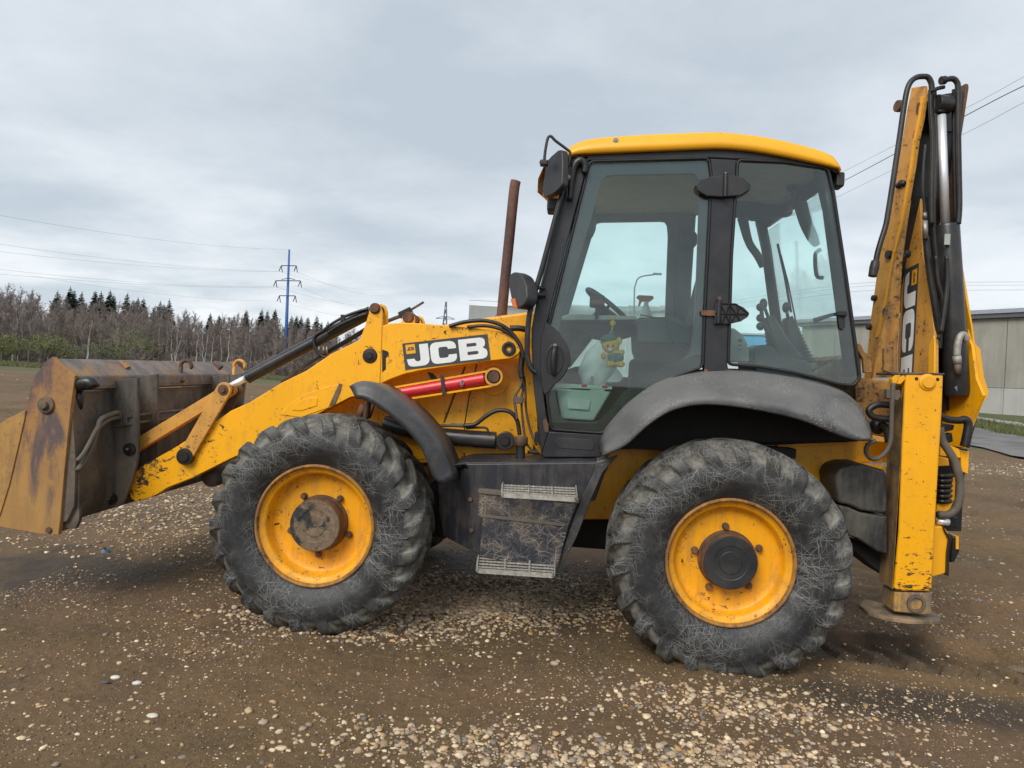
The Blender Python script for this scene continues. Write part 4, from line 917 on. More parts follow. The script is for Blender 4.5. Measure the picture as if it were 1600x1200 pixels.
# grey top strip welds / seam under the beam
e0 = A(119, 607, .03); bpart(MB().tube([e0+np.array((.0, 0, 0)), e0+np.array((0, BW-.1, (BW-.1)*DZB))], .008, 6), 'weld_seam', M['bucket_beam'])
# mounting brackets towards the arms
bracket_px = [(122, 602), (215, 590), (216, 700), (214, 722), (206, 752), (192, 787), (184, 792), (126, 796), (122, 740)]
for yy, off in ((.40, 0), (.62, .03), (1.66, .05), (1.88, .06)):
    q = [p+np.array((0, yy-.40, off)) for p in AL(bracket_px, .40)]
    bpart(MB().prism(q, (0, .025, 0)), 'bracket_plate', M['bucket_dark'], bevel=.004)
for (a, b, r) in ((203, 702, .042), (175, 779, .040)):
    c = A(a, b, .40); bpart(MB().lathe([(.001, -.03), (r*.45, -.03), (r*.5, -.016), (r*.95, -.014), (r, -.006), (r, .0)], c, n=28), 'pivot_boss', M['grease'])
    bpart(MB().tube([c+np.array((.003, -.030, .004)), c+np.array((.003, -.038, .004))], .008, 8), 'grease_nipple', M['steel'])
# clam ram beside the side plate and lower clam edge
bpart(MB().tube([A(121, 635, .10), A(113, 700, .10)], .016, 12), 'ram_rod', M['chrome']); bpart(MB().tube([A(113, 690, .10), A(104, 790, .10)], .036, 14), 'ram_barrel', M['black'])
bpart(MB().tube([A(119, 601, .055), A(140, 598, .055), A(146, 605, .055)], [.045, .042, .036], 16, True, 4).tube([A(124, 612, .08), A(120, 640, .10)], .03, 12), 'ram_bracket', M['black'], smooth=True)
bpart(MB().prism(AL([(106, 700), (121, 703), (123, 740), (124, 812), (118, 826), (106, 826), (94, 831), (99, 760)], .045), (0, .03, 0)), 'clam_edge', M['bucket_dark'], bevel=.006)
xs_ = A(118, 720, .02)+np.array((.035, 0, 0)); AX = lambda pts: [P(a, b, (1, 0, 0), xs_) for a, b in pts]
bpart(MB().tube(AX([(121, 735), (135, 716), (146, 692), (153, 668), (158, 655), (172, 648), (184, 645), (187, 650)]), .016, 10, True, 6), 'ram_hose', M['hose_dusty'], smooth=True)
bpart(MB().tube(AX([(121, 720), (131, 708), (141, 690), (150, 672), (158, 664), (172, 655), (190, 652)]), .014, 10, True, 6), 'ram_hose', M['hose_dusty'], smooth=True)
for ya in (652, 664): bpart(MB().tube([A(182, ya+2, .39), A(203, ya-2, .39), A(203, ya-2, .39)+np.array((0, 1.5, .045))], .010, 8), 'ram_pipe', M['dirty_steel'])
bpart(MB().prism(AL([(185, 650), (197, 648), (199, 664), (187, 666)], .38), (0, .02, 0)), 'pipe_clamp', M['dirty_steel'], bevel=.003)
# two welded chain hooks on the beam
def hook(px, py, Y, mat):
    c = A(px, py, Y); k = pxm(Y); ar = [c+np.array((k*9*math.cos(t), 0, k*9*math.sin(t))) for t in np.linspace(-.5, 3.5, 12)]
    bpart(MB().tube(ar+[c+np.array((-k*7, -.02, -k*14)), c+np.array((-k*1, -.04, -k*24)), c+np.array((k*3, -.05, -k*23))], [.007]+[.015]*13+[.012], 8, True, 3), 'chain_hook', mat, smooth=True)
hook(291, 572, 1.25, M['rust']); hook(374, 572, 2.05, M['yellow_faded'])
for px_, Y_ in ((187, .62), (335, 1.66)):
    c = A(px_, 566, Y_); bpart(MB().tube([c, c+np.array((.06, 0, -.045))], [.02, .03], 5), 'lug', M['bucket'])

# ---- loader arms, levers and rams, near and far
DYA, DZA = 1.20, .042
arm_px = [(200, 757), (206, 738), (217, 731), (272, 700), (310, 676), (335, 660), (360, 642), (391, 628), (440, 598), (479, 579), (517, 553), (562, 531), (572, 504), (597, 509), (609, 505), (630, 504), (668, 506), (703, 509), (746, 513), (793, 520), (806, 526), (814, 537), (815, 545), (810, 553), (799, 560), (756, 565), (690, 574), (656, 579), (630, 585), (609, 593), (594, 600), (590, 612), (547, 621), (524, 633), (470, 660), (420, 690), (360, 717), (300, 747), (262, 762), (240, 776), (212, 784), (204, 778)]
for k in (0, 1):
    off = np.array((0, DYA, DZA))*k
    sh = lambda pts: [p+off for p in pts]
    MB().prism(sh(AL(arm_px, .46)), (0, .11, .003)).build('loader_arm', M['yellow_arm'], L, bevel=.006)
    MB().prism(sh(AL([(572, 503), (579, 479), (586, 473), (593, 477), (597, 487), (597, 512), (593, 604), (584, 608), (566, 604), (563, 592), (559, 548)], .452)), (0, .03, 0)).build('ram_tower', M['yellow_arm'], L, bevel=.004)
    MB().prism(sh(AL([(584, 503), (589, 479), (594, 474), (601, 477), (605, 487), (605, 509), (592, 512)], .575)), (0, .03, 0)).build('ram_tower', M['yellow_arm'], L, bevel=.004)
    c = A(586, 482, .452)+off; MB().lathe([(.001, -.022), (.026, -.022), (.029, -.018), (.029, -.008), (.036, -.006), (.037, .004)], c, n=28).build('tower_pin', M['rust'], L)
    tubeo('pin_shaft', [c, c+np.array((0, .17, 0))], .03, M['rust'], L, 16, 0)
    if k == 0:
        c = A(578, 556, .452); MB().lathe([(.001, -.018), (.020, -.018), (.024, -.010), (.045, -.008), (.050, .0)], c, n=20).build('tower_boss', M['grease'], L)
        MB().prism(AL([(597, 546), (606, 549), (608, 553), (603, 560), (603, 577), (597, 582)], .459), (0, .003, 0)).build('grease_patch', M['grease'], L)
        MB().prism(AL([(513, 637), (534, 599), (505, 606), (476, 616), (452, 632), (437, 648), (470, 652)], .455), (0, .006, 0)).build('arm_doubler', M['yellow_arm'], L, bevel=.003)
        MB().prism(AL([(456, 641), (460, 632), (474, 624), (488, 620), (496, 622), (495, 634), (470, 642)], .450), (0, .006, 0)).build('arm_doubler', M['yellow_arm'], L, bevel=.003)
        MB().prism(AL([(514, 634), (521, 618), (530, 599), (534, 600), (531, 612), (523, 632)], .453), (0, .003, 0)).build('bare_patch', M['dirty_steel'], L)
        c = A(795, 545, .46); MB().lathe([(.001, .004), (.014, .004), (.016, -.012), (.026, -.014), (.030, -.018), (.040, -.018), (.044, -.012), (.046, .0)], c, n=32).build('arm_pivot', M['black'], L)
        dec([(628.6, 536.8), (761.8, 522), (766.5, 562), (633.5, 577.8)], (0, 1, 0), (0, .46, 0), .004)
        c = A(772, 589, .50); 
    # bell-crank lever and tipping link
    c1, c2, c3 = A(350, 609, .435)+off, A(290, 713, .435)+off, A(203, 700, .47)+off
    def bar(name, a, b, w0_, w1_, y0, th, mat):
        d = b-a; d = d/np.linalg.norm(d); nrm_ = np.array((-d[2], 0, d[0])); pts = []
        for i in range(9): t = math.pi/2+math.pi*i/8; pts.append(a+w0_*(d*math.cos(t)+nrm_*math.sin(t)))
        for i in range(9): t = -math.pi/2+math.pi*i/8; pts.append(b+w1_*(d*math.cos(t)+nrm_*math.sin(t)))
        pts = [np.array((p[0], y0, p[2])) for p in pts]
        return MB().prism(pts, (0, th, 0)).build(name, mat, L, bevel=.004)
    bar('bell_crank', c1, c2, .050, .048, .425+off[1], .028, M['yellow_faded']); bar('bell_crank', c1, c2, .050, .048, .585+off[1], .028, M['bucket_dark'])
    bar('tipping_link', c1, c3, .040, .040, .49+off[1], .06, M['yellow_faded'])
    for c, r, mt_ in ((c1, .034, 'rust'), (c2, .055, 'grease')): MB().lathe([(.001, -.018), (r*.55, -.018), (r*.6, -.010), (r, -.008), (r, .03)], (c[0], .425+off[1], c[2]), n=24).build('pivot_pin', M[mt_], L)
    tubeo('pin_shaft', [np.array((c1[0], .43+off[1], c1[2])), np.array((c1[0], .61+off[1], c1[2]))], .03, M['rust'], L, 14, 0)
    # tipping ram
    a, b = A(584, 485, .52)+off, A(352, 608, .52)+off; d = (b-a)/np.linalg.norm(b-a); e = A(386, 590, .52)+off
    MB().tube([a+d*.02, e-d*.02, e], [.041, .041, .043], 24).build('tipping_ram', M['cylinder'], L, bevel=.004)
    MB().tube([e, b], .022, 20).build('ram_rod', M['chrome'], L, True)
    MB().tube([b-np.array((0, .03, 0)), b+np.array((0, .03, 0))], .042, 20).build('rod_eye', M['dirty_steel'], L, bevel=.004)
    if k == 0:
        tubeo('ram_pipe', AL([(575, 483), (562, 486), (540, 494), (520, 505), (505, 516), (494, 523), (490, 532), (493, 545), (503, 556), (510, 558)], .475), .010, M['hose'], L, 10)
        tubeo('ram_pipe', AL([(574, 490), (556, 496), (530, 508), (512, 520)], .47), .009, M['hose'], L, 10)
        MB().box(A(536, 497, .475), (.03, .02, .045)).build('pipe_clamp', M['black'], L, bevel=.003)
        for x in (499, 506, 511): tubeo('hose_fitting', AL([(x, 541), (x-1, 553)], .50), .008, M['steel'], L, 8, 0)
        tubeo('arm_pipe', AL([(500, 556), (520, 545), (545, 531), (568, 517), (580, 508)], .60), .016, M['hose'], L, 10)
        tubeo('arm_pipe', AL([(440, 597), (470, 576), (500, 557)], .60), .012, M['dirty_steel'], L, 10)
# far side rod and handle seen above the arm
tubeo('arm_pipe', [A(600, 504, 1.1), A(630, 492, 1.1), A(644, 483, 1.1), A(662, 472, 1.1)], [.014, .014, .009, .009], M['dirty_steel'], L, 10, 0)
MB().box(A(634, 489, 1.1), (.10, .06, .05), np.array(((.88, 0, -.47), (0, 1, 0), (.47, 0, .88)))).build('pipe_clamp', M['black'], L, bevel=.006)
a = A(638, 497, 1.0); MB().prism([a+np.array(q) for q in ((-.045, 0, -.09), (-.045, 0, .01), (-.02, 0, .045), (.02, 0, .045), (.045, 0, .01), (.05, 0, -.09))], (0, .03, 0)).build('linkage_plate', M['yellow_arm'], L, bevel=.004)
MB().lathe([(.001, -.02), (.034, -.02), (.038, .0), (.042, .0), (.042, .10)], a+np.array((0, 0, .005)), n=24).build('linkage_pin', M['rust'], L)
# torsion tube joining the arms
MB().tube([A(330, 745, .57), A(330, 745, .57)+np.array((0, 1.2, .04))], .07, 20).build('cross_tube', M['bucket_dark'], L, True)
# safety strut
strut_top, strut_bot = AL([(593, 609), (765, 579.5)], .50), AL([(624, 624), (771, 602.5)], .50)
MB().prism(AL([(580, 612), (765, 579.5), (784, 580), (784, 597), (771, 602.5), (590, 630)], .535), (0, .02, 0)).build('strut_channel', M['yellow'], L, bevel=.003)
MB().prism(AL([(580, 610), (765, 578), (765, 581), (580, 613)], .48), (0, .055, 0)).build('strut_channel_flange', M['yellow'], L)
MB().prism(AL([(600, 627.5), (771, 601), (771, 604), (600, 630.5)], .48), (0, .055, 0)).build('strut_channel_flange', M['yellow'], L)
MB().tube([A(590, 620, .505), A(757, 592, .505)], .040, 22).build('safety_strut', M['red'], L, bevel=.003)
c = A(772, 589, .50); MB().lathe([(.056, .03), (.060, -.02), (.058, -.026), (.046, -.026), (.044, -.020), (.042, .0)], c, n=32).build('strut_eye', M['yellow_faded'], L); MB().lathe([(.001, -.026), (.034, -.026), (.037, -.022), (.037, .02)], c, n=28).build('strut_pin', M['rust'], L)
MB().prism(AL([(687.5, 586), (692, 585), (697, 616), (691, 618)], .455), (0, .012, 0)).build('strut_strap', M['black_plastic'], L, bevel=.003)
for px, py in ((625, 617), (722, 599)):
    c = A(px, py, .465); MB().tube([c-np.array((0, .0, 0)), c+np.array((0, -.008, 0))], .014, 10).tube([c+np.array((0, -.01, .022)), c+np.array((0, -.01, -.022))], .005, 6).build('strut_clip', M['steel'], L)

# ---- bonnet, side panels and frame
YB, YBF = .70, 1.62
body_px = [(835, 716), (690, 724), (560, 726), (430, 735), (420, 700), (470, 655), (520, 632), (560, 588), (600, 545), (640, 520), (712, 503), (770, 494.5), (822, 487.5), (836, 487)]
MB().prism(AL(body_px, YB), (0, YBF-YB, .02)).build('engine_body', M['yellow'], L, bevel=.02, seg=3)
MB().prism(AL([(835, 560), (833, 714), (768, 719), (694, 722), (694, 662), (727, 573), (745, 567), (800, 559)], YB-.010), (0, .009, 0)).build('side_panel', M['yellow'], L, bevel=.004)
MB().prism(AL([(725, 572), (692, 660), (692, 722), (620, 724), (610, 640), (640, 590), (690, 576)], YB-.007), (0, .006, 0)).build('side_panel', M['yellow'], L, bevel=.003)
c = A(772, 594, YB-.012); MB().lathe([(.105, .004), (.105, -.002), (.098, -.004), (.098, .002)], c, n=40).build('pressed_ring', M['yellow'], L)
MB().prism(AL([(650, 690), (728, 690), (728, 708), (697, 708), (697, 716), (650, 718)], YB-.016), (0, .006, 0)).build('cover_plate', M['yellow'], L, bevel=.003)
MB().prism(AL([(695, 705), (714, 704), (714, 716), (695, 717)], YB-.014), (0, .004, 0)).build('cover_plate', M['yellow'], L, bevel=.002)
for pts in ([(668, 581), (676, 583), (688, 596), (682, 600), (673, 592)],):
    MB().prism(AL(pts, YB-.0095), (0, .002, 0)).build('oil_stain', M['grease'], L)
for pts in ([(727, 573), (712, 612), (694, 660)], [(745, 569), (733, 620), (726, 662), (725, 716)]): MB().tube(AL(pts, YB-.012), .004, 5).build('panel_gap', M['grease'], L)
# exhaust stack
ex = [A(782, 520, .98), A(786, 470, .98), A(795, 380, .98), A(803, 300, .98), A(806, 283, .98)]
MB().tube(ex, .037, 20, True, 4).build('exhaust_pipe', M['exhaust'], L, True)
MB().lathe([(.055, -.03), (.055, .02), (.040, .03)], A(783, 500, .98), (0, 0, 1), 20).build('exhaust_collar', M['rust'], L, True)
# lift ram
MB().tube([A(600, 662, .60), A(680, 681, .60), A(775, 688, .60)], .056, 24).build('lift_ram', M['cylinder'], L, bevel=.004)
c = A(789, 689, .56); MB().tube([c, c+np.array((0, .09, 0))], .060, 24).build('ram_eye', M['cylinder'], L, bevel=.006)
MB().lathe([(.001, -.020), (.030, -.020), (.034, -.014), (.034, .0)], c, n=8).build('ram_pin', M['grease'], L)
for q in ((565, 641), (578, 640)): tubeo('rod_link', [A(q[0]-4, q[1]+12, .52), A(q[0]+3, q[1]-9, .52)], .024, M['rust'], L, 14, 0)
# hoses and pipes beside the cab
tubeo('hose', AL([(664, 665), (700, 665), (728, 665)], .54), .009, M['hose'], L)
tubeo('hose_end', AL([(704, 664), (722, 665), (727, 665)], .53), .013, M['hose_dusty'], L, 10, 0)
tubeo('hose', AL([(725, 665), (742, 663), (757, 652), (772, 643), (786, 641), (799, 645), (808, 657), (811, 672), (812, 680)], .52), .014, M['hose'], L)
tubeo('hose', AL([(728, 669), (750, 668), (760, 669), (763, 675)], .54), .008, M['hose'], L)
tubeo('hose', AL([(702, 510), (722, 504), (745, 501), (765, 502), (785, 509), (800, 521), (813, 540), (818, 560)], .44), .013, M['hose'], L)
tubeo('hose', AL([(730, 511), (755, 509), (775, 512), (792, 519), (806, 528)], .445), .011, M['hose'], L)
tubeo('hose', AL([(797, 513), (812, 513), (826, 516)], .60), .020, M['hose'], L)
tubeo('hose', AL([(817, 548), (815, 565), (814, 580), (816, 590)], .50), .019, M['hose'], L)
tubeo('pipe', AL([(815, 575), (816, 592), (813, 604), (806, 616), (804, 626), (806, 642), (808, 655)], .50), .009, M['dirty_steel'], L)
tubeo('pipe', AL([(813, 588), (817, 608), (815, 622), (816, 650), (822, 690), (834, 706)], .52), .008, M['dirty_steel'], L)
tubeo('pipe', AL([(819, 588), (821, 612), (822, 640), (828, 670), (838, 696)], .53), .008, M['dirty_steel'], L)
MB().box(A(811, 625, .50), (.06, .03, .045)).build('pipe_clamp', M['dirty_steel'], L, bevel=.006)
tubeo('pipe', AL([(824, 706), (842, 707)], .5), .010, M['dirty_steel'], L, 10, 0)
c = A(813, 722, .40); c2 = A(813, 694, .40)
MB().tube([c, c2], .030, 18).build('filler_neck', M['black'], L, bevel=.003); MB().lathe([(.030, -.03), (.044, -.022), (.044, .022), (.040, .032), (.001, .036)], A(814, 690, .40), (0, 0, 1), 20).build('filler_cap', M['rust'], L, True)
MB().prism(AL([(818, 560), (824, 548), (832, 552), (838, 600), (840, 672), (852, 700), (846, 712), (830, 690), (824, 640)], .66), (0, .03, 0)).build('frame_edge', M['yellow'], L, bevel=.004)

# ---- front mudguard: curved strip over the rear of the near front wheel
o_px = smoothpx([(549, 606), (566, 599), (592, 605), (630, 631), (664, 664), (690, 702), (708, 750)]); i_px = smoothpx([(556, 622), (572, 625), (600, 643), (634, 671), (660, 704), (676, 744), (690, 756)])
rows = []
O_, I_ = resample(np.array(o_px), 24), resample(np.array(i_px), 24)
for o_, i_ in zip(O_, I_):
    a, b = A(o_[0], o_[1], .07), A(i_[0], i_[1], .0); mid = (a+b)/2+np.array((0, -.018, 0)); up = a-b; up = up/np.linalg.norm(up)
    rows.append([b, b+(mid-b)*.7, mid+(a-mid)*.4, a+up*.004-np.array((0, .025, 0)), a+up*.008, a+np.array((0, .17, .0)), a+np.array((0, .36, -.004))])
g = loft('front_mudguard', rows, M['fender_front'], L, .02)
tubeo('mudguard_stay', [A(576, 612, .30), A(574, 640, .36), A(560, 700, .42)], .02, M['rust'], L, 8)

# ---- step box, steps and guards under the cab
YS = .20
MB().prism(AL([(731, 730), (724, 724), (934, 722), (928, 740), (908, 785), (888, 842), (870, 892), (748, 868), (737, 862)], YS), (0, .46, 0)).build('step_box', M['step_box'], L, bevel=.012, seg=3)
q = [A(731, 733, YS+.004), A(704, 727, YS+.20), A(684, 752, YS+.22), A(686, 800, YS+.22), A(693, 838, YS+.20), A(738, 861, YS+.004)]
MB().prism(q, (.01, .03, 0)).build('box_front_cheek', M['step_box'], L, bevel=.006)
MB().prism([A(704, 727, YS+.02), A(726, 722.5, YS+.02), A(934, 721, YS+.02), A(932, 726, YS+.02), A(728, 727, YS+.02)], (0, .5, .012)).build('box_lid', M['step_box'], L, bevel=.004)
sp_px = [(748, 765), (905, 781), (889, 820), (874, 877), (870, 893), (749, 870), (753, 811), (747, 804)]
MB().prism(AL(sp_px, .145), (0, .05, 0)).build('step_plate', M['step_plate'], L, bevel=.006)
MB().prism(AL([(747, 764), (906, 780), (904, 787), (747, 771)], .135), (0, .06, 0)).build('step_plate_flange', M['hose_dusty'], L, bevel=.004)
MB().prism(AL([(746, 803), (884, 818), (883, 823), (750, 808)], .138), (0, .006, 0)).build('fold', M['hose_dusty'], L, bevel=.002)
MB().prism(AL([(932, 722), (958, 716), (966, 712), (942, 738), (924, 780), (902, 838), (878, 884), (868, 890), (886, 838), (906, 782), (926, 742)], YS-.02), (0, .10, 0)).build('box_rear_flange', M['fender'], L, bevel=.006)
MB().prism(AL([(958, 716), (945, 740), (930, 782), (914, 784), (926, 742), (940, 722)], .30), (0, .10, 0)).build('mud_flap', M['black_plastic'], L, bevel=.006)
for px, py in ((735, 780), (737, 828)): cyl('bolt', A(px, py, YS), A(px, py, YS)-np.array((0, .012, 0)), .014, M['rust'], L, 8, .002)
def grating(fl, fr, bl, brr, name='step'):               # front-left, front-right, back-left, back-right points
    e_ = bpy.data.objects.new(name, None); COL.objects.link(e_); e_.parent = L; e_.matrix_parent_inverse = Matrix.Translation(-Vector(L.location)); e_.location = fl
    def sub(mb, nm, **k):
        o = mb.build(nm, M['galv'], None, **k); o.parent = e_; o.matrix_parent_inverse = Matrix.Translation(-Vector(fl)); return o
    up = np.array((0, 0, .017))
    rim = [bl, fl+(bl-fl)*.15, fl+(fr-fl)*.03, fl+(fr-fl)*.97, fr+(brr-fr)*.15, brr]
    m = MB()
    for a, b in zip(rim[:-1], rim[1:]):
        d = (b-a)/np.linalg.norm(b-a); nn_ = np.cross(d, (0, 0, 1.)); m.prism([a-up*1.1, b-up*1.1, b+up*.5, a+up*.5], nn_*.006)
    sub(m, 'step_rim')
    up2 = up; up = up*.45
    for t in np.linspace(.25, 1.0, 4):
        a, b = fl+(bl-fl)*t, fr+(brr-fr)*t; m = MB(); n_ = 20
        for i in range(n_):
            p, q2 = a+(b-a)*(i/n_), a+(b-a)*((i+1)/n_); md = (p+q2)/2
            m.prism([p-up*.6, q2-up*.6, q2+up*.35, md+up*.75, p+up*.35], np.array((0, .004, 0)))
        sub(m, 'tread_bar')
    for t in (.36, .68):
        a, b = fl+(fr-fl)*t, bl+(brr-bl)*t; sub(MB().tube([a+up*.45, b+up*.6], .006, 6), 'cross_bar')
    for e0_, e1_ in ((bl, fl), (brr, fr)): sub(MB().prism([e0_-up, e1_-up*.8, e1_+up*.8, e0_+up*2.6], np.array((.004, 0, 0))), 'step_cheek')
grating(A(784, 772, .0), A(901, 779, .0), A(785, 758, .16), A(899, 763, .16))
grating(A(745, 890, .0), A(866, 898, .0), A(747, 872, .15), A(866, 880, .15))

# ---- chassis behind the near rear wheel, axles, belly
MB().prism(AL([(955, 700), (1330, 690), (1345, 668), (1395, 690), (1395, 722), (1322, 724), (1305, 740), (1300, 800), (1150, 830), (990, 812), (905, 812), (925, 760)], .62), (0, 1.06, .03)).build('chassis', M['yellow'], L, bevel=.01)
MB().prism(AL([(1212, 692), (1300, 690), (1330, 676), (1335, 681), (1304, 696), (1216, 699)], .59), (0, .04, 0)).build('chassis_lip', M['yellow'], L, bevel=.004)
MB().prism(AL([(1298, 800), (1302, 745), (1310, 728), (1322, 719), (1388, 730), (1388, 735), (1325, 725), (1314, 732), (1306, 748), (1303, 800)], .58), (0, .05, 0)).build('chassis_lip', M['yellow'], L, bevel=.003)
MB().box((-1.15, 1.15, .70), (1.5, .9, .34)).build('belly_tank', M['underbody'], L, bevel=.02)
MB().box((-1.5, 1.15, .62), (1.9, .42, .30)).build('gearbox', M['underbody'], L, bevel=.03)
for x, z in ((0, ZR+.02), (WB, ZF+.01)):
    MB().tube([(x, .15, z), (x, .5, z), (x, .9, z), (x, 1.15, z), (x, 1.4, z), (x, 1.8, z), (x, 2.15, z)], [.13, .10, .12, .22, .12, .10, .13], 20).build('axle', M['underbody'], L, True)
tubeo('drive_shaft', [np.array((-.1, 1.15, .66)), np.array((-1.4, 1.15, .62))], .05, M['underbody'], L, 12, 0)
tubeo('brake_pipe', [A(880, 820, .75), A(912, 828, .75), A(945, 836, .75)], .018, M['hose'], L, 8)
MB().box((WB-.05, 1.15, .95), (1.15, .82, .45)).build('front_frame', M['yellow_muddy'], L, bevel=.02)
# dark wheel-arch lining under the cab
MB().prism(AL([(935, 708), (975, 690), (1030, 640), (1085, 615), (1180, 617), (1260, 640), (1330, 668), (1345, 672), (1340, 690), (1215, 695), (960, 702)], .50), (0, .10, 0)).build('wheel_arch', M['underbody'], L)
# ---- rear mudguard: flared arch from the cab side out over the tyre
inn = smoothpx([(942, 714), (978, 697), (1010, 668), (1045, 645), (1082, 635), (1122, 634), (1172, 640), (1222, 650), (1262, 661), (1306, 679), (1336, 689), (1360, 690)])
out = smoothpx([(936, 700), (944, 677), (960, 656), (984, 631), (1022, 604), (1062, 589), (1105, 583), (1150, 582), (1205, 587), (1260, 597), (1312, 612), (1340, 632), (1356, 660), (1362, 684)])
I_, O_ = resample(np.array(inn), 44), resample(np.array(out), 44); rows = []
for i in range(44):
    t = i/43; yo = .37; lo = A(I_[i][0], I_[i][1], .02); hi = A(O_[i][0], O_[i][1], yo*(1-.25*sst(.8, 1, t)))
    lo = lo+np.array((0, .004, .012)); row = [lo+np.array((0, .035, .004)), lo+np.array((0, .012, -.004)), lo]
    for s in (.2, .4, .6, .8): row.append(lo+(hi-lo)*s+np.array((0, -.014*math.sin(math.pi*s), .0)))
    row += [hi, hi+np.array((0, .06, .02))]
    rows.append(row)
loft('rear_mudguard', rows, M['fender'], L, .012)
# far mudguard, simple copy of the same sheet on the other side
def mir(p): return np.array((p[0], 2.30-p[1], p[2]+.045*(1-p[1]/1.15)))
loft('rear_mudguard', [[mir(p) for p in r] for r in rows], M['fender'], L, .012)

# ---- cab
YC = .38; CW = 1.54
def ring(outer, inner, n, q, off, name, mat, parent=L, bevel=.004):
    """a frame: two outlines with the same number of points on one plane"""
    o_, i_ = [P(a, b, n, q) for a, b in outer], [P(a, b, n, q) for a, b in inner]; k = len(o_); off = np.array(off, float)
    V = o_+i_+[p+off for p in o_]+[p+off for p in i_]; F = []
    for j in range(k):
        j2 = (j+1) % k
        F += [(j, j2, k+j2, k+j), (2*k+j, 3*k+j, 3*k+j2, 2*k+j2), (j, 2*k+j, 2*k+j2, j2), (k+j, k+j2, 3*k+j2, 3*k+j)]
    o = meshobj(name, V, F, mat, parent, bevel=bevel); fixn(o.data); return o
def rs(px, n): return [tuple(p) for p in resample(np.array(list(px)+[px[0]], float), n+1)[:-1]]
NY = (0, 1, 0)
def rounded(px, r=8, k=4):                               # round the corners of a pixel outline
    out_ = []; n = len(px)
    for i in range(n):
        a, b, c = (np.array(px[j % n], float) for j in (i-1, i, i+1)); la, lc = np.linalg.norm(a-b), np.linalg.norm(c-b); rr = min(r, la*.45, lc*.45)
        p, q = b+(a-b)/la*rr, b+(c-b)/lc*rr
        for t in np.linspace(0, 1, k+1): out_.append(tuple((1-t)**2*p+2*t*(1-t)*b+t*t*q))
    return out_
door_gl = rounded([(922, 252), (1108, 247), (1112, 275), (1101, 490), (1098, 573), (1060, 587), (1020, 607), (982, 635), (955, 665), (942, 677), (861, 671), (853, 610), (853, 530), (868, 470), (890, 380)], 7)
rear_gl = rounded([(1153, 250), (1226, 253), (1294, 263), (1302, 300), (1322, 430), (1344, 590), (1334, 603), (1310, 600), (1280, 592), (1240, 582), (1188, 573), (1138, 569), (1143, 400)], 7)
# outer frame pieces (A post with sill, B post, roof rail, rear post) butt against each other
frame = [('a_post', [(893, 248), (905, 243), (921, 243), (919, 254), (886, 380), (863, 470), (849, 530), (849, 612), (857, 673), (846, 712), (840, 662), (832, 590), (830, 515), (838, 470), (851, 420), (871, 340)]),
         ('roof_rail', [(890, 246), (960, 236), (1110, 231), (1180, 235), (1240, 245), (1312, 262), (1308, 272), (1293, 263), (1226, 252.5), (1150, 248.5), (1108, 246.5), (921, 251)]),
         ('b_post', [(1110, 247), (1151, 249), (1149, 300), (1142, 400), (1137, 569), (1140, 590), (1100, 590), (1100, 573), (1103, 490), (1113, 275)]),
         ('sill', [(846, 710), (857, 674), (942, 679), (940, 713), (936, 715), (850, 715)])]
for nm, px in frame:
    MB().prism(AL(px, YC), (0, .07, .0)).build(nm, M['black_cab'], L, bevel=.008)
    px2 = [A(a, b, YC)+np.array((0, CW-.07, .045)) for a, b in px]
    MB().prism(px2, (0, .07, 0)).build(nm, M['black_cab'], L, bevel=.006)
MB().prism(AL([(870, 683), (924, 687), (930, 694), (926, 704), (872, 700), (866, 692)], YC-.004), (0, .012, 0)).build('sill_recess', M['black_plastic'], L, bevel=.003)
far = lambda p, dy=CW: p+np.array((0, dy, .045))
def pane(name, px, Y, mat, far_=False, th=.006):
    pts = AL(px, Y)
    if far_: pts = [far(p, CW-.02) for p in pts]
    return MB().prism(pts, (0, th, 0)).build(name, mat, L)
def shrink(px, f=.985):
    c_ = np.mean(np.array(px), 0); return [tuple(c_+(np.array(p)-c_)*f) for p in px]
pane('door_glass', door_gl, YC+.010, M['glass']); pane('rear_side_glass', rear_gl, YC+.004, M['glass'])
pane('door_glass', door_gl, YC+.03, M['glass_far'], True); pane('rear_side_glass', rear_gl, YC+.03, M['glass_far'], True)
# rubber seals round both panes
def seal(px, r=.007, Y=YC-.002, f=False):
    pts = AL(list(px)+[px[0]], Y)
    if f: pts = [far(p, CW) for p in pts]
    return MB().tube(pts, r, 6, False).build('glass_seal', M['seal'], L, True)
seal(door_gl, .008); seal(rear_gl, .010); seal(door_gl, .008, YC, True); seal(rear_gl, .010, YC, True)
# door frame seen through the glass and the dark lower frit
inner = rounded([(944, 274), (1090, 271), (1093, 300), (1086, 490), (1078, 552), (1066, 562), (1030, 580), (990, 606), (962, 632), (940, 655), (930, 660), (876, 657), (866, 606), (866, 540), (882, 480), (906, 400)], 9)
ring(rs(door_gl, 120), rs(inner, 120), NY, (0, YC+.022, 0), (0, .03, 0), 'door_frame', M['frit'])
ring_pts = [far(A(a, b, YC+.022), CW-.09) for a, b in rs(door_gl, 120)]
k_ = [far(A(a, b, YC+.022), CW-.09) for a, b in rs(inner, 120)]
n_ = 120; V_ = ring_pts+k_+[p+np.array((0, .03, 0)) for p in ring_pts]+[p+np.array((0, .03, 0)) for p in k_]; F_ = []
for j in range(n_):
    j2 = (j+1) % n_; F_ += [(j, j2, n_+j2, n_+j), (2*n_+j, 3*n_+j, 3*n_+j2, 2*n_+j2), (j, 2*n_+j, 2*n_+j2, j2), (n_+j, n_+j2, 3*n_+j2, 3*n_+j)]
fixn(meshobj('door_frame', V_, F_, M['frit'], L).data)
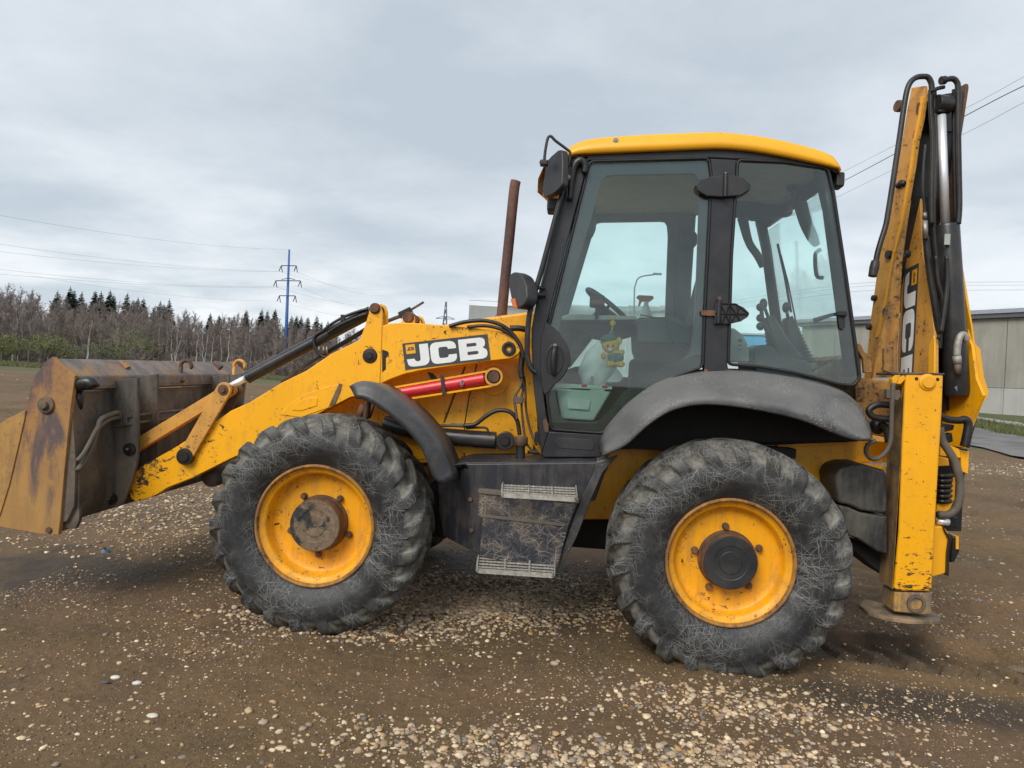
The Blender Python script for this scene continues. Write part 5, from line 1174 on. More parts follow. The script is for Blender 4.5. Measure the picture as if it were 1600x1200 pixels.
MB().prism(AL([(1098, 573), (1060, 587), (1020, 607), (982, 635), (955, 665), (942, 676), (862, 670), (861, 660), (931, 662), (948, 645), (975, 612), (1015, 584), (1058, 565), (1090, 553), (1099, 556)], YC+.017), (0, .004, 0)).build('frit_band', M['seal'], L)
# door handle panel
hp = smoothpx([(853, 503), (868, 514), (882, 532), (891, 553), (890, 570), (880, 588), (866, 602), (852, 616), (846, 600), (844, 560), (846, 525)], 3)
MB().prism(AL(hp, YC-.012), (0, .02, 0)).build('handle_panel', M['black_plastic'], L, bevel=.006)
c = A(866.5, 562, YC-.012); MB().lathe([(.001, .006), (.040, .004), (.046, -.004), (.052, -.006), (.058, .0)], (0, 0, 0), n=32)
mb = MB().lathe([(.001, .002), (.044, .000), (.050, -.005), (.058, .0)], (0, 0, 0), n=32); mb.V = [v*np.array((1, 1, 1.75))+c for v in mb.V]; mb.build('handle_cup', M['seal'], L, True)
tubeo('door_handle', [c+np.array((0, -.012, .085)), c+np.array((-.005, -.028, .05)), c+np.array((-.008, -.030, 0)), c+np.array((-.005, -.026, -.055)), c+np.array((.002, -.012, -.095))], [.010, .016, .018, .016, .012], M['black_plastic'], L, 12)
MB().lathe([(.001, -.006), (.010, -.006), (.012, .0)], c+np.array((-.002, -.016, .088)), n=14).build('lock', M['steel'], L)
# hinges
ht = [(1087, 289), (1092, 280), (1113, 275), (1146, 273), (1162, 278), (1173, 288), (1172, 297), (1158, 305), (1130, 308), (1104, 306), (1090, 298)]
MB().prism(AL(ht, YC-.035), (0, .030, 0)).build('hinge_cover', M['black_plastic'], L, bevel=.007, seg=3)
MB().tube([A(1134, 271, YC-.045), A(1133, 307, YC-.045)], .014, 12).build('hinge_pin', M['black'], L); MB().ball(A(1134, 271, YC-.045), .009, 10, 6).build('hinge_nut', M['steel'], L, True)
hb = [(1118, 474), (1128, 473), (1148, 474), (1162, 480), (1171, 489), (1169, 495), (1158, 502), (1140, 506), (1116, 507)]
MB().prism(AL(hb, YC-.025), (0, .02, 0)).build('hinge_plate', M['black_plastic'], L, bevel=.004)
rb = MB()
for a, b in (((1126, 476), (1140, 504)), ((1140, 475), (1128, 505)), ((1140, 476), (1156, 500)), ((1156, 479), (1142, 504)), ((1118, 490), (1170, 491)), ((1127, 474), (1150, 475)), ((1150, 475), (1170, 490)), ((1152, 478), (1154, 503)), ((1140, 475), (1141, 506)), ((1126, 474), (1126, 506))):
    rb.tube([A(*a, YC-.030), A(*b, YC-.030)], .0045, 4)
rb.build('hinge_ribs', M['black'], L)
MB().prism(AL([(1095, 485), (1122, 485), (1122, 494), (1096, 493)], YC-.02), (0, .010, 0)).build('hinge_strap', M['rust'], L, bevel=.003)
MB().tube([A(1124, 468, YC-.03), A(1122, 505, YC-.03)], .013, 12).build('hinge_pin', M['black'], L); MB().tube([A(1125, 464, YC-.03), A(1124.5, 469, YC-.03)], .013, 10).build('hinge_nut', M['rust'], L)
for p in ([(1101, 576), (1106, 578), (1106, 590), (1099, 590)], [(1134, 578), (1139, 576), (1141, 590), (1133, 590)]): MB().prism(AL(p, YC-.003), (0, .004, 0)).build('rust_spot', M['rust'], L)
MB().prism(AL([(848, 658), (853, 652), (857, 664), (857, 676), (851, 674)], YC-.003), (0, .004, 0)).build('rust_spot', M['rust'], L)
# window catch on the rear side glass
MB().box(A(1316, 490, YC-.02), (.055, .03, .03)).build('catch', M['black_plastic'], L, bevel=.006); MB().prism(AL([(1309, 492), (1321, 492), (1321, 510), (1317, 516), (1312, 513)], YC-.012), (0, .012, 0)).build('catch', M['black_plastic'], L, bevel=.003)
tubeo('catch_lever', AL([(1312, 490), (1300, 492), (1290, 495), (1272, 501)], YC+.05), [.010, .011, .012, .016], M['grey_plastic'], L, 8)
# roof: yellow cap with rounded sides
top_px = [(881, 240), (894, 226), (925, 216), (1000, 210), (1100, 206), (1140, 206.5), (1200, 214), (1262, 228), (1300, 241), (1312, 256)]
bot_px = [(884, 245), (900, 240), (930, 238.5), (1000, 235.5), (1110, 231), (1140, 231.5), (1185, 236), (1240, 246), (1290, 257), (1312, 262)]
T_, B_ = resample(np.array(smoothpx(top_px)), 30), resample(np.array(smoothpx(bot_px)), 30)
cols = []
for t_, b_ in zip(T_, B_):
    b, a = A(b_[0], b_[1], .345), A(t_[0], t_[1], .375); sec = [b+np.array((0, .05, .002)), b, b*.6+a*.4+np.array((0, -.008, 0)), a+np.array((0, -.004, -.012)), a+np.array((0, .012, 0))]
    for f, dz in ((.05, .012), (.12, .030), (.3, .050), (.5, .055)): sec.append(np.array((a[0], a[1]+f*1.56, a[2]+dz*(1-abs(2*(t_[0]-1096)/440)**6*.8))))
    cols.append(sec)
def mirr(p): return np.array((p[0], 2.30-p[1], p[2]+.045))
full = []
for s in cols: full.append(s+[mirr(p) for p in s[::-1]])
fr = full[0]; cfx = [np.array((p[0]-.20*math.sin(math.pi*min(max((p[1]-.35)/1.6, 0), 1))**.5, p[1], p[2]-.05*math.sin(math.pi*min(max((p[1]-.35)/1.6, 0), 1)))) for p in fr]
bk_ = full[-1]; cbx = [np.array((p[0]+.06*math.sin(math.pi*min(max((p[1]-.35)/1.6, 0), 1))**.5, p[1], p[2]-.03)) for p in bk_]
full = [cfx]+full+[cbx]
V_ = [p for s in full for p in s]; m_ = len(full[0]); F_ = [(i*m_+j, i*m_+j+1, (i+1)*m_+j+1, (i+1)*m_+j) for i in range(len(full)-1) for j in range(m_-1)]
F_ += [tuple(range(m_)), tuple((len(full)-1)*m_+j for j in range(m_-1, -1, -1))]
rf_ = meshobj('roof', V_, F_, M['yellow_clean'], L, True); fixn(rf_.data)
MB().prism([A(893, 243, .40), A(1000, 237, .40), A(1130, 233, .40), A(1240, 246.5, .40), A(1308, 263, .40)][::1]+[A(1308, 268, .40), A(1226, 258, .40), A(1110, 252, .40), A(921, 256, .40)], (0, CW-.04, .045)).build('headlining', M['headliner'], L)
c = A(962, 220, .36); MB().lathe([(.001, -.010), (.008, -.010), (.010, -.004), (.018, -.004), (.019, .01)], c, n=16).build('roof_bolt', M['steel'], L)
MB().box(A(1304, 283, .44)+np.array((.02, 0, 0)), (.05, .10, .09)).build('rear_work_light', M['black_plastic'], L, bevel=.012); MB().lathe([(.001, .03), (.034, .03), (.036, .02)], A(1304, 283, .44)+np.array((.02, 0, 0)), (1, 0, 0), 18).build('light_lens', M['white'], L)
MB().box(A(866, 323, 1.1), (.10, .16, .09)).build('front_work_light', M['black_plastic'], L, bevel=.015)
# windscreen and rear window between the posts
wa, wb = A(900, 262, YC+.03), A(843, 480, YC+.03); wc = A(842, 660, YC+.03)
for a, b in ((wa, wb), (wb, wc)):
    MB().prism([a, b, b+np.array((0, CW-.06, .045)), a+np.array((0, CW-.06, .045))], (-.006, 0, .002)).build('windscreen', M['glass_far'], L)
ra, rb_ = A(1302, 285, YC+.03), A(1343, 588, YC+.03); MB().prism([ra, rb_, rb_+np.array((0, CW-.06, .03)), ra+np.array((0, CW-.06, .03))], (.006, 0, .001)).build('rear_window', M['glass_far'], L)
for k in (0, 1):                                         # rear posts
    o_ = np.array((0, (CW-.11)*k, .045*k)); MB().tube([A(1283, 268, YC+.06)+o_, A(1296, 330, YC+.06)+o_, A(1331, 588, YC+.06)+o_], [.045, .042, .045], 8).build('c_post', M['black_cab'], L, True)
MB().tube([A(1296, 275, YC+.07), A(1296, 275, YC+.07)+np.array((0, CW-.1, .045))], .045, 8).build('rear_header', M['black_cab'], L, True)
MB().tube([A(905, 256, YC+.06), A(905, 256, YC+.06)+np.array((0, CW-.1, .045))], .05, 8).build('front_header', M['black_cab'], L, True)
MB().tube([A(846, 560, YC+.06), A(846, 560, YC+.06)+np.array((0, CW-.1, .045))], .06, 8).build('front_sill', M['black_cab'], L, True)
# grab rail, mirrors and lamps at the front post
tubeo('grab_rail', AL([(884, 283), (868, 340), (848, 415), (830, 478), (825, 512), (824, 556), (830, 576), (838, 582)], .33), .017, M['black'], L, 12)
tubeo('grab_rail_end', AL([(882, 292), (885, 276), (889, 262)], .33), [.022, .025, .022], M['black_plastic'], L, 12); tubeo('rail_clamp', AL([(883.5, 281), (885, 274)], .33), .0275, M['galv'], L, 14, 0)
tubeo('air_hose', AL([(890, 312), (892, 285), (897, 260), (907, 251), (914, 258), (913, 270)], .35), [.018, .022, .026, .026, .022, .02], M['black'], L, 12)
tubeo('wiper_pipe', AL([(880, 308), (868, 350), (852, 420), (842, 460)], .36), .005, M['steel'], L, 8)
tubeo('mirror_arm', AL([(887, 262), (891, 240), (884, 232), (868, 220), (861, 213), (856, 216), (852, 236), (850, 256)], .30), .009, M['black'], L, 10, 4)
mn = np.array((-.80, -.60, .10)); mq = A(864, 272, .30)
MB().prism([P(a, b, mn, mq) for a, b in rounded([(872, 234), (878, 234), (879, 255), (878, 290), (866, 302), (852, 309), (848, 306), (848, 290), (852, 262), (858, 246)], 6)], np.array((.04, .03, 0))).build('mirror', M['black_plastic'], L, bevel=.010, seg=3)
MB().box(A(850, 255, .30), (.05, .05, .035)).build('mirror_clamp', M['black'], L, bevel=.008); tubeo('mirror_clamp_bolt', AL([(843, 253), (852, 256)], .29), .008, M['steel'], L, 8, 0)
MB().prism([P(a, b, mn, A(808, 452, .30)) for a, b in rounded([(796, 428), (803, 424), (815, 430), (822, 445), (823, 466), (818, 478), (808, 483), (801, 480), (797, 462), (794, 445)], 6)], np.array((.07, .05, 0))).build('front_lamp', M['black_plastic'], L, bevel=.014, seg=3)
MB().prism([P(a, b, mn, A(808, 452, .285)) for a, b in ((797, 467), (804, 466), (805, 473), (807, 482), (801, 480))], np.array((.02, .015, 0))).build('indicator_lens', M['amber'], L, bevel=.004)
for y in (449, 460): tubeo('lamp_bracket', AL([(818, y), (852, y+1)], .34), .011 if y < 455 else .016, M['black'], L, 10, 0)
mb = MB().prism(AL(rounded([(902, 312), (914, 309), (925, 318), (927, 335), (925, 358), (918, 372), (908, 373), (897, 366), (896, 340)], 6), .60), (.03, .05, 0)); mb.build('inner_mirror', M['black_plastic'], L, bevel=.010)
tubeo('inner_mirror_arm', AL([(912, 316), (914, 300), (908, 290)], .58), .007, M['black'], L, 8)

# ---- inside the cab
fl = A(880, 690, .55)[2]
MB().box((-.35, 1.15, fl+.02), (1.62, 1.40, .06)).build('cab_floor', M['underbody'], L)
MB().prism(AL([(956, 660), (984, 630), (1022, 603), (1062, 588), (1105, 582), (1160, 581), (1260, 596), (1334, 612), (1336, 690), (960, 700)], .46), (0, .26, .01)).build('inner_arch', M['underbody'], L, bevel=.02)
MB().prism([p+np.array((0, 1.14, .045)) for p in AL([(860, 690), (862, 588), (905, 574), (956, 590), (1022, 600), (1062, 588), (1105, 582), (1160, 581), (1260, 596), (1334, 612), (1336, 690), (960, 700)], .46)], (0, .24, .01)).build('inner_arch', M['underbody'], L, bevel=.02)
MB().prism(AL([(851, 500), (905, 497), (998, 500), (998, 522), (960, 532), (900, 520), (870, 560), (864, 640), (850, 640)], .95), (0, .55, .02)).build('dashboard', M['fabric'], L, bevel=.03, seg=3)
MB().prism(AL([(876, 495), (890, 490), (995, 494), (996, 500), (878, 501)], .80), (0, .10, 0)).build('dash_rail', M['pale_plastic'], L, bevel=.01)
c = A(951, 480, 1.15); ax_ = np.array((.60, 0, .80)); u_ = np.array((.80, 0, -.60))
tubeo('steering_wheel', [c+.20*(math.cos(t)*u_+math.sin(t)*np.array((0, 1, 0))) for t in np.linspace(0, 2*math.pi, 33)], .017, M['grey_plastic'], L, 10, 0)
for t in (.5, 2.6, 4.7): tubeo('wheel_spoke', [c-ax_*.03, c+.19*(math.cos(t)*u_+math.sin(t)*np.array((0, 1, 0)))], .012, M['grey_plastic'], L, 8, 0)
tubeo('steering_column', [c-ax_*.03, c-ax_*.45+np.array((-.05, 0, -.05))], [.05, .08], M['black_plastic'], L, 14, 0)
MB().box(A(933, 471, .75), (.10, .07, .085)).build('warning_lamp', M['black_plastic'], L, bevel=.015); MB().box(A(933, 472, .712), (.085, .012, .035)).build('lamp_lens', M['brown_lens'], L, bevel=.004); tubeo('lamp_stalk', [A(933, 477, .75), A(932, 498, .78)], .012, M['black'], L, 8, 0)
MB().prism(AL(rounded([(994, 508), (1060, 506), (1082, 520), (1088, 556), (1070, 566), (1010, 568), (996, 552)], 8), .86), (0, .50, .015)).build('seat_base', M['fabric'], L, bevel=.04, seg=3)
MB().prism(AL(rounded([(1060, 520), (1084, 505), (1100, 440), (1110, 405), (1124, 408), (1122, 470), (1108, 540), (1076, 552)], 8), .88), (0, .46, .015)).build('seat_back', M['fabric'], L, bevel=.04, seg=3)
MB().box(A(1030, 600, 1.1), (.42, .40, .35)).build('seat_pedestal', M['underbody'], L, bevel=.03)
MB().prism(AL(rounded([(995, 496), (1060, 494), (1078, 512), (1078, 538), (996, 536)], 6), .70), (0, .06, 0)).build('armrest_box', M['grey_plastic'], L, bevel=.02)
MB().prism(AL([(1138, 512), (1148, 513), (1160, 522), (1168, 536), (1171, 552), (1171, 566), (1138, 565)], .72), (0, .35, .01)).build('storage_box', M['pale_plastic'], L, bevel=.015)
for u, v_, w_, h_ in ((1156, 533, 6, 3.5), (1156, 540, 5, 1.5), (1156, 546, 5, 1)): MB().prism(AL([(u-w_/2, v_-h_), (u+w_/2, v_-h_), (u+w_/2, v_+h_*.4), (u-w_/2, v_+h_*.4)], .718), (0, .003, 0)).build('box_print', M['grey_plastic'], L)
MB().prism(AL(rounded([(1178, 545), (1190, 538), (1208, 540), (1220, 556), (1262, 564), (1270, 572), (1270, 592), (1180, 590)], 6), .80), (0, .5, .015)).build('rear_console', M['grey_plastic'], L, bevel=.025)
for (x0, y0, x1, y1, r0_, r1_, Y_) in ((1226, 566, 1200, 495, .115, .035, 1.0), (1246, 570, 1232, 500, .12, .045, 1.25)):
    a, b = A(x0, y0, Y_), A(x1, y1, Y_); n_ = 13; pts = [a+(b-a)*i/(n_*2) for i in range(n_*2+1)]; rr = [(r0_+(r1_-r0_)*(i/(n_*2))**.7)*(1.0 if i % 2 else 1.16) for i in range(n_*2+1)]
    MB().tube(pts, rr, 18).build('lever_boot', M['black_plastic'], L, True); tubeo('control_lever', [b, b+(b-a)*.25], .012, M['black'], L, 8, 0); MB().ball(b+(b-a)*.28, (.028, .028, .04), 12, 8).build('lever_knob', M['black'], L, True)
tubeo('aux_lever', AL([(1200, 520), (1192, 500), (1189, 478)], .85), .014, M['black'], L, 10)
for y in (480, 497, 510): MB().ball(A(1188, y, .85), .028, 10, 8).build('lever_knob', M['black'], L, True)
MB().prism(AL(rounded([(1226, 497), (1240, 493), (1252, 560), (1252, 575), (1230, 575)], 3), 1.3), (0, .08, 0)).build('gear_cover', M['grey_plastic'], L, bevel=.01)
tubeo('rear_wiper', [A(1215, 381, 1.45), A(1226, 430, 1.45), A(1236, 488, 1.45)], .010, M['black'], L, 6, 0); tubeo('rear_wiper', [A(1220, 398, 1.44), A(1231, 440, 1.44), A(1244, 505, 1.44)], .006, M['black'], L, 6, 0)
tubeo('window_stay', [A(1160, 340, 1.3), A(1170, 378, 1.3), A(1184, 400, 1.3), A(1190, 418, 1.3)], [.04, .03, .03, .015], M['grey_plastic'], L, 8)
tubeo('window_stay', [A(1246, 300, 1.0), A(1258, 345, 1.0), A(1270, 372, 1.0), A(1277, 384, 1.0)], [.05, .045, .04, .02], M['grey_plastic'], L, 8)
tubeo('grab_handle', [A(1282, 390, .9), A(1274, 398, .9), A(1276, 430, .9), A(1286, 434, .9)], .014, M['black'], L, 8, 4)
MB().tube([A(1238, 294, .8), A(1256, 282, .8)], [.045, .055], 14).tube([A(1232, 296, .8), A(1262, 279, .8)], [.025, .03], 12).build('ceiling_lamp', M['black'], L, True)
MB().prism(AL([(1150, 335), (1180, 342), (1210, 338), (1240, 335), (1240, 300), (1150, 300)], 1.35), (0, .10, 0)).build('sun_blind', M['grey_plastic'], L, bevel=.02)
MB().ball(A(1076, 374, 1.8), (.075, .04, .085), 14, 10).build('far_mirror', M['black'], L, True)
for pts in ([(1040, 490), (1046, 520), (1062, 545), (1096, 556)], [(1000, 492), (1040, 500), (1075, 516), (1090, 536)]): tubeo('loose_cable', AL(pts, .62), .004, M['hose'], L, 6)

# ---- things lying or hanging in the cab
tub = thing('plastic_tub', 'pale mint plastic tub standing behind the lower door glass', 'tub', A(906, 660, .60))
tq = [A(869, 607, .50), A(955, 612, .50), A(928, 658, .53), A(877, 655, .53)]; dep = .26
V_ = tq+[tq[0]+np.array((0, dep, 0)), tq[1]+np.array((0, dep, 0)), tq[2]+np.array((0, dep-.06, 0)), tq[3]+np.array((0, dep-.06, 0))]
MB().add(V_, [(0, 1, 2, 3), (4, 7, 6, 5), (0, 3, 7, 4), (1, 5, 6, 2), (3, 2, 6, 7)]).build('tub_body', M['mint'], tub, bevel=.016, seg=3)
rq = [A(865, 598, .485), A(957, 604, .485), A(956, 609, .485), A(866, 606, .485)]
MB().prism(rq, (0, .03, 0)).prism([p+np.array((0, .26, 0)) for p in rq], (0, .03, 0)).build('tub_rim', M['mint'], tub, bevel=.005)
MB().prism(AL([(886, 622), (922, 625), (920, 640), (888, 638)], .497), (0, .004, 0)).build('tub_label', M['bag'], tub)
for x, y in ((913, 602), (945, 604)): MB().box(A(x, y, .50), (.035, .04, .02)).build('clip', M['red'], tub, bevel=.004)
tubeo('tub_handle', AL([(923, 602), (924, 590), (927, 590), (926, 603)], .60), .004, M['steel'], tub, 6)
bag = thing('plastic_bag', 'white crumpled plastic bag sticking up behind the mint tub', 'bag', A(930, 600, .70))
bv, bf = ico(4); bv = bv*np.array((.125, .10, .17)); bv = bv*(1+.20*perlin(bv[:, 0]*14, bv[:, 2]*14+bv[:, 1]*9, 5))[:, None]; bv[:, 0] += .25*bv[:, 2]
meshobj('bag_body', bv+A(936, 570, .74), bf, M['bag'], bag, True)
MB().prism(AL([(914, 572), (938, 540), (975, 590), (968, 598), (946, 598), (944, 620), (922, 620), (922, 588)], .70), (0, .03, 0)).build('bag_flap', M['bag'], bag, bevel=.012)
toy = thing('plush_toy', 'yellow plush animal in a teal cap hanging inside the door glass', 'plush toy', A(955, 545, .47))
def TP(x, y, d=0): return A(x, y, .47)+np.array((0, d, 0))
k = pxm(.47)
body = MB().ball(TP(954, 539), (k*14, k*10, k*13), 18, 12).ball(TP(961, 557), (k*12, k*8, k*11), 14, 10).ball(TP(955, 569, -.02), (k*8, k*6, k*5), 12, 8).ball(TP(968, 569, -.02), (k*8, k*6, k*5), 12, 8)
body.ball(TP(943, 534), (k*5, k*3, k*6), 10, 8).ball(TP(967, 533), (k*5, k*3, k*6), 10, 8).ball(TP(943, 556), (k*4, k*4, k*6), 10, 8).ball(TP(972, 551), (k*4, k*4, k*5), 10, 8).build('body', M['plush_yellow'], toy, True)
MB().ball(TP(952, 529, -.005), (k*12, k*10, k*7), 16, 8).ball(TP(955, 522, -.0), (k*5, k*5, k*5), 10, 8).ball(TP(944, 531, -.03), (k*9, k*6, k*2.5), 12, 6).build('cap', M['plush_teal'], toy, True)
MB().ball(TP(962, 559, -.012), (k*12.5, k*8, k*8), 16, 10).build('overalls', M['plush_teal'], toy, True)
for x in (949, 957): MB().ball(TP(x, 541, -k*9.5), (k*1.8, k*1, k*2.2), 8, 6).build('eye', M['eye'], toy, True)
MB().ball(TP(953, 547, -k*9.6), (k*4.5, k*2, k*3), 10, 6).build('muzzle', M['white'], toy, True)
for x in (950, 970): MB().ball(TP(x, 571, -.035), (k*4, k*3, k*3), 8, 6).build('paw', M['plush_yellow'], toy, True)
tubeo('cord', [TP(955, 522), TP(957, 510), TP(958, 494)], .006, M['plush_yellow'], toy, 6, 0)
for y, r in ((505, 4.5), (497, 3.5)): MB().ball(TP(957.5, y), (k*r, k*2.5, k*r), 10, 8).build('bead', M['plush_yellow'], toy, True)
spb = thing('spray_bottle', 'spray bottle with orange trigger head on the far side of the cab', 'bottle', A(1008, 500, 1.55))
MB().lathe([(.001, -.12), (.045, -.12), (.048, -.02), (.03, .02), (.018, .05), (.018, .075)], A(1009, 486, 1.55), (0, 0, 1), 18).build('bottle', M['bag'], spb, True)
MB().prism(AL([(994, 464), (998, 461), (1020, 462), (1022, 466), (1016, 471), (1003, 471), (1000, 478), (997, 478), (999, 469)], 1.54), (0, .03, 0)).build('trigger_head', M['amber'], spb, bevel=.004)

# ---- stabiliser legs, rear frame and tank
YL = .30
for kf in (0, 1):
    o_ = np.array((0, 1.52*kf, .03*kf)); sh = lambda pts: [p+o_ for p in pts]
    if kf == 0:
        MB().prism(sh(AL([(1415, 583), (1475, 584), (1473, 640), (1468, 720), (1464, 790), (1458, 900), (1457, 925), (1397, 924), (1405, 830), (1410, 700)], YL)), (0, .20, .004)).build('stabiliser_leg', M['yellow_leg'], L, bevel=.016, seg=3)
    else:
        MB().prism(sh(AL([(1415, 583), (1475, 584), (1464, 790), (1457, 925), (1397, 924), (1410, 700)], YL)), (0, .20, 0)).build('stabiliser_leg', M['yellow'], L, bevel=.012)
    MB().prism(sh(AL([(1398, 925), (1457, 926), (1456, 961), (1440, 961), (1396, 956)], YL+.012)), (0, .17, 0)).build('stabiliser_foot_leg', M['leg_foot'], L, bevel=.010)
    c = A(1431, 943, YL+.012)+o_; MB().lathe([(.001, .006), (.034, .004), (.036, -.012), (.052, -.012), (.054, .004)], c, n=28).build('foot_bush', M['dirty_steel'], L)
    MB().lathe([(.001, .0005), (.034, .0)], c+np.array((0, .003, 0)), n=24).build('foot_pin', M['yellow_muddy'], L)
    zp = A(1440, 968, YL)[2]; q = [P(a, b, (0, 0, 1), (0, 0, zp)) for a, b in ((1342, 944), (1350, 936), (1395, 944), (1455, 952), (1470, 964), (1469, 970), (1420, 969), (1385, 964), (1356, 956))]
    MB().prism(sh(q), (0, 0, -.025)).build('stabiliser_foot', M['mud'], L, bevel=.006)
le = [A(1414.5, y_, YL+.012)*np.array((1, 1, 1))+(x_-1414.5)*np.array((pxm(YL), 0, 0))-np.array((.004, 0, 0)) for x_, y_ in ((1414.5, 588), (1409.5, 700), (1404.5, 830), (1396.5, 922))]
MB().prism(le+[p_+np.array((0, .185, .003)) for p_ in le[::-1]], (.003, 0, 0)).build('sleeve_side', M['leg_side'], L)
MB().prism(AL([(1393, 581), (1476, 583), (1476, 586), (1393, 585)], YL-.004), (0, .22, 0)).build('leg_cap', M['dirty_steel'], L, bevel=.003)
c = A(1449, 597, YL); MB().lathe([(.001, -.020), (.034, -.020), (.037, -.012), (.048, -.008), (.050, .0)], c, n=24).build('leg_pin', M['decal_yellow'], L)
for x, y in ((1432, 592), (1465, 593)): MB().lathe([(.001, -.001), (.010, -.001), (.011, .0)], A(x, y, YL), n=12).build('leg_hole', M['underbody'], L)
for pts in ([(1394, 592), (1399, 586), (1408, 586), (1404, 592), (1401, 600), (1395, 602)], [(1402, 600), (1405, 590), (1413, 586), (1415, 592), (1408, 600)]): MB().prism(AL(pts, YL-.01), (0, .05, 0)).build('torn_edge', M['yellow'], L, bevel=.003)
MB().prism(AL([(1386, 608), (1407, 610), (1408, 620), (1403, 626), (1386, 622)], YL-.02), (0, .05, 0)).build('valve_block', M['dirty_steel'], L, bevel=.004)
tubeo('leg_pipe', AL([(1396, 598), (1394, 625), (1393, 660), (1391, 690), (1384, 706), (1372, 716), (1360, 716), (1353, 706), (1356, 695), (1368, 688)], YL-.01), .013, M['hose_dusty'], L, 10)
tubeo('leg_hose', AL([(1390, 633), (1372, 632), (1360, 638), (1358, 644), (1366, 652), (1390, 655)], YL+.10), .020, M['hose'], L, 12)
MB().ball(A(1371, 666, .55), .05, 14, 10).build('hose_joint', M['hose'], L, True); tubeo('leg_hose', AL([(1374, 662), (1384, 668), (1388, 690)], .45), .022, M['hose'], L, 10)
# sideshift frame behind the leg
MB().prism(AL([(1335, 560), (1347, 552), (1345, 590), (1395, 596), (1395, 700), (1358, 690), (1345, 660), (1338, 640)], .66), (0, 1.0, .02)).build('rear_frame', M['yellow_muddy'], L, bevel=.01)
for px in ([(1339, 545), (1343, 536), (1347, 540), (1351, 550), (1363, 556), (1363, 582), (1350, 583), (1348, 560)], [(1381, 545), (1388, 538), (1396, 542), (1398, 580), (1392, 583), (1381, 579)]): MB().prism(AL(px, .63), (0, .03, 0)).build('frame_lug', M['yellow_muddy'], L, bevel=.006)
MB().prism(AL([(1360, 679), (1385, 684), (1388, 692), (1361, 690)], .45), (0, .1, 0)).build('frame_bar', M['yellow_faded'], L, bevel=.006)
MB().prism(AL([(1305, 745), (1312, 732), (1330, 726), (1352, 726), (1386, 736), (1388, 802), (1378, 803), (1345, 798), (1326, 790), (1308, 786)], .34), (0, .5, .01)).build('hydraulic_tank', M['tank'], L, bevel=.022, seg=3)
MB().prism(AL([(1310, 789), (1328, 793), (1345, 801), (1378, 806), (1388, 806), (1388, 868), (1370, 862), (1340, 842), (1326, 838)], .35), (0, .48, .01)).build('hydraulic_tank', M['tank'], L, bevel=.016, seg=3)
MB().prism(AL([(1320, 838), (1388, 868), (1388, 905), (1366, 888), (1335, 862), (1322, 856)], .50), (0, .35, 0)).build('tank_guard', M['underbody'], L, bevel=.01)
MB().box((1.10, 1.25, .88), (.16, 1.2, .20)).build('rear_crossbeam', M['yellow_muddy'], L, bevel=.01); MB().box((1.16, 1.25, 1.55), (.10, 1.0, .16)).build('rear_crossbeam', M['yellow_muddy'], L, bevel=.01)

# ---- backhoe: boom slewed towards the near side, dipper folded against it
ph = math.radians(12); NB = np.array((math.sin(ph), -math.cos(ph), 0)); LB = np.array((math.cos(ph), math.sin(ph), 0))
q0 = A(1461, 553, .78); qR = P(1521, 540, NB, q0); wB = float((qR-q0) @ LB)
BL = lambda px: [P(a, b, LB, q0) for a, b in px]
boom_px = [(1434, 306), (1438, 306), (1438, 330), (1440, 360), (1442, 399), (1447, 424), (1454, 470), (1460, 522), (1462, 531), (1462, 585), (1462, 620), (1440, 640), (1404, 640), (1402, 579), (1402, 553), (1407, 472), (1410, 411), (1414, 381), (1420, 331), (1425, 312)]
MB().prism(BL(boom_px), LB*.022).build('boom_plate', M['yellow_faded'], L, bevel=.004)
MB().prism(BL([(1461, 524), (1463, 531), (1462, 585), (1462, 622), (1452, 622), (1453, 553), (1454, 540)]), -LB*.012).build('boom_stiffener', M['yellow_clean'], L, bevel=.003)
qRr = q0+LB*wB; BR = lambda px: [P(a, b, LB, qRr) for a, b in px]
re = [(1498, 370), (1498, 398), (1504, 424), (1509, 466), (1517, 507), (1520, 533), (1523, 540), (1530, 592), (1541, 618), (1531, 640), (1519, 664), (1511, 700)]
edge = BR(re); back = [p-NB*(-.0)+np.array((0, 0, 0)) for p in edge]; bdir = -NB
thk = lambda p: p+bdir*.34
V1 = edge+[thk(p) for p in edge[::-1]]
MB().prism(V1, -LB*.022).build('boom_plate', M['yellow'], L, bevel=.003)
fl_px = [(1498, 398), (1504, 424), (1509, 466), (1517, 507), (1520, 533), (1523, 540), (1530, 592), (1532, 606), (1531, 621), (1519, 656), (1510, 697), (1514, 700), (1521, 668), (1536, 630), (1543, 620), (1545, 612), (1538, 590), (1532, 545), (1524, 537), (1520, 508), (1513, 466), (1506, 424), (1500, 398)]
MB().prism([P(a, b, NB, qRr) for a, b in fl_px], bdir*.06).build('boom_flange', M['yellow_clean'], L, bevel=.003)
# web between the two plates
wl = [P(a, b, LB, q0)+bdir*.20 for a, b in ((1440, 330), (1447, 424), (1460, 522), (1462, 640))]; rows = [[p+LB*.02, p+LB*(wB-.02)] for p in wl]
loft('boom_web', rows, M['black'], L, .02, False)
dec([(1436, 411), (1425, 628), (1404, 634), (1414, 422)], LB, q0, .004)
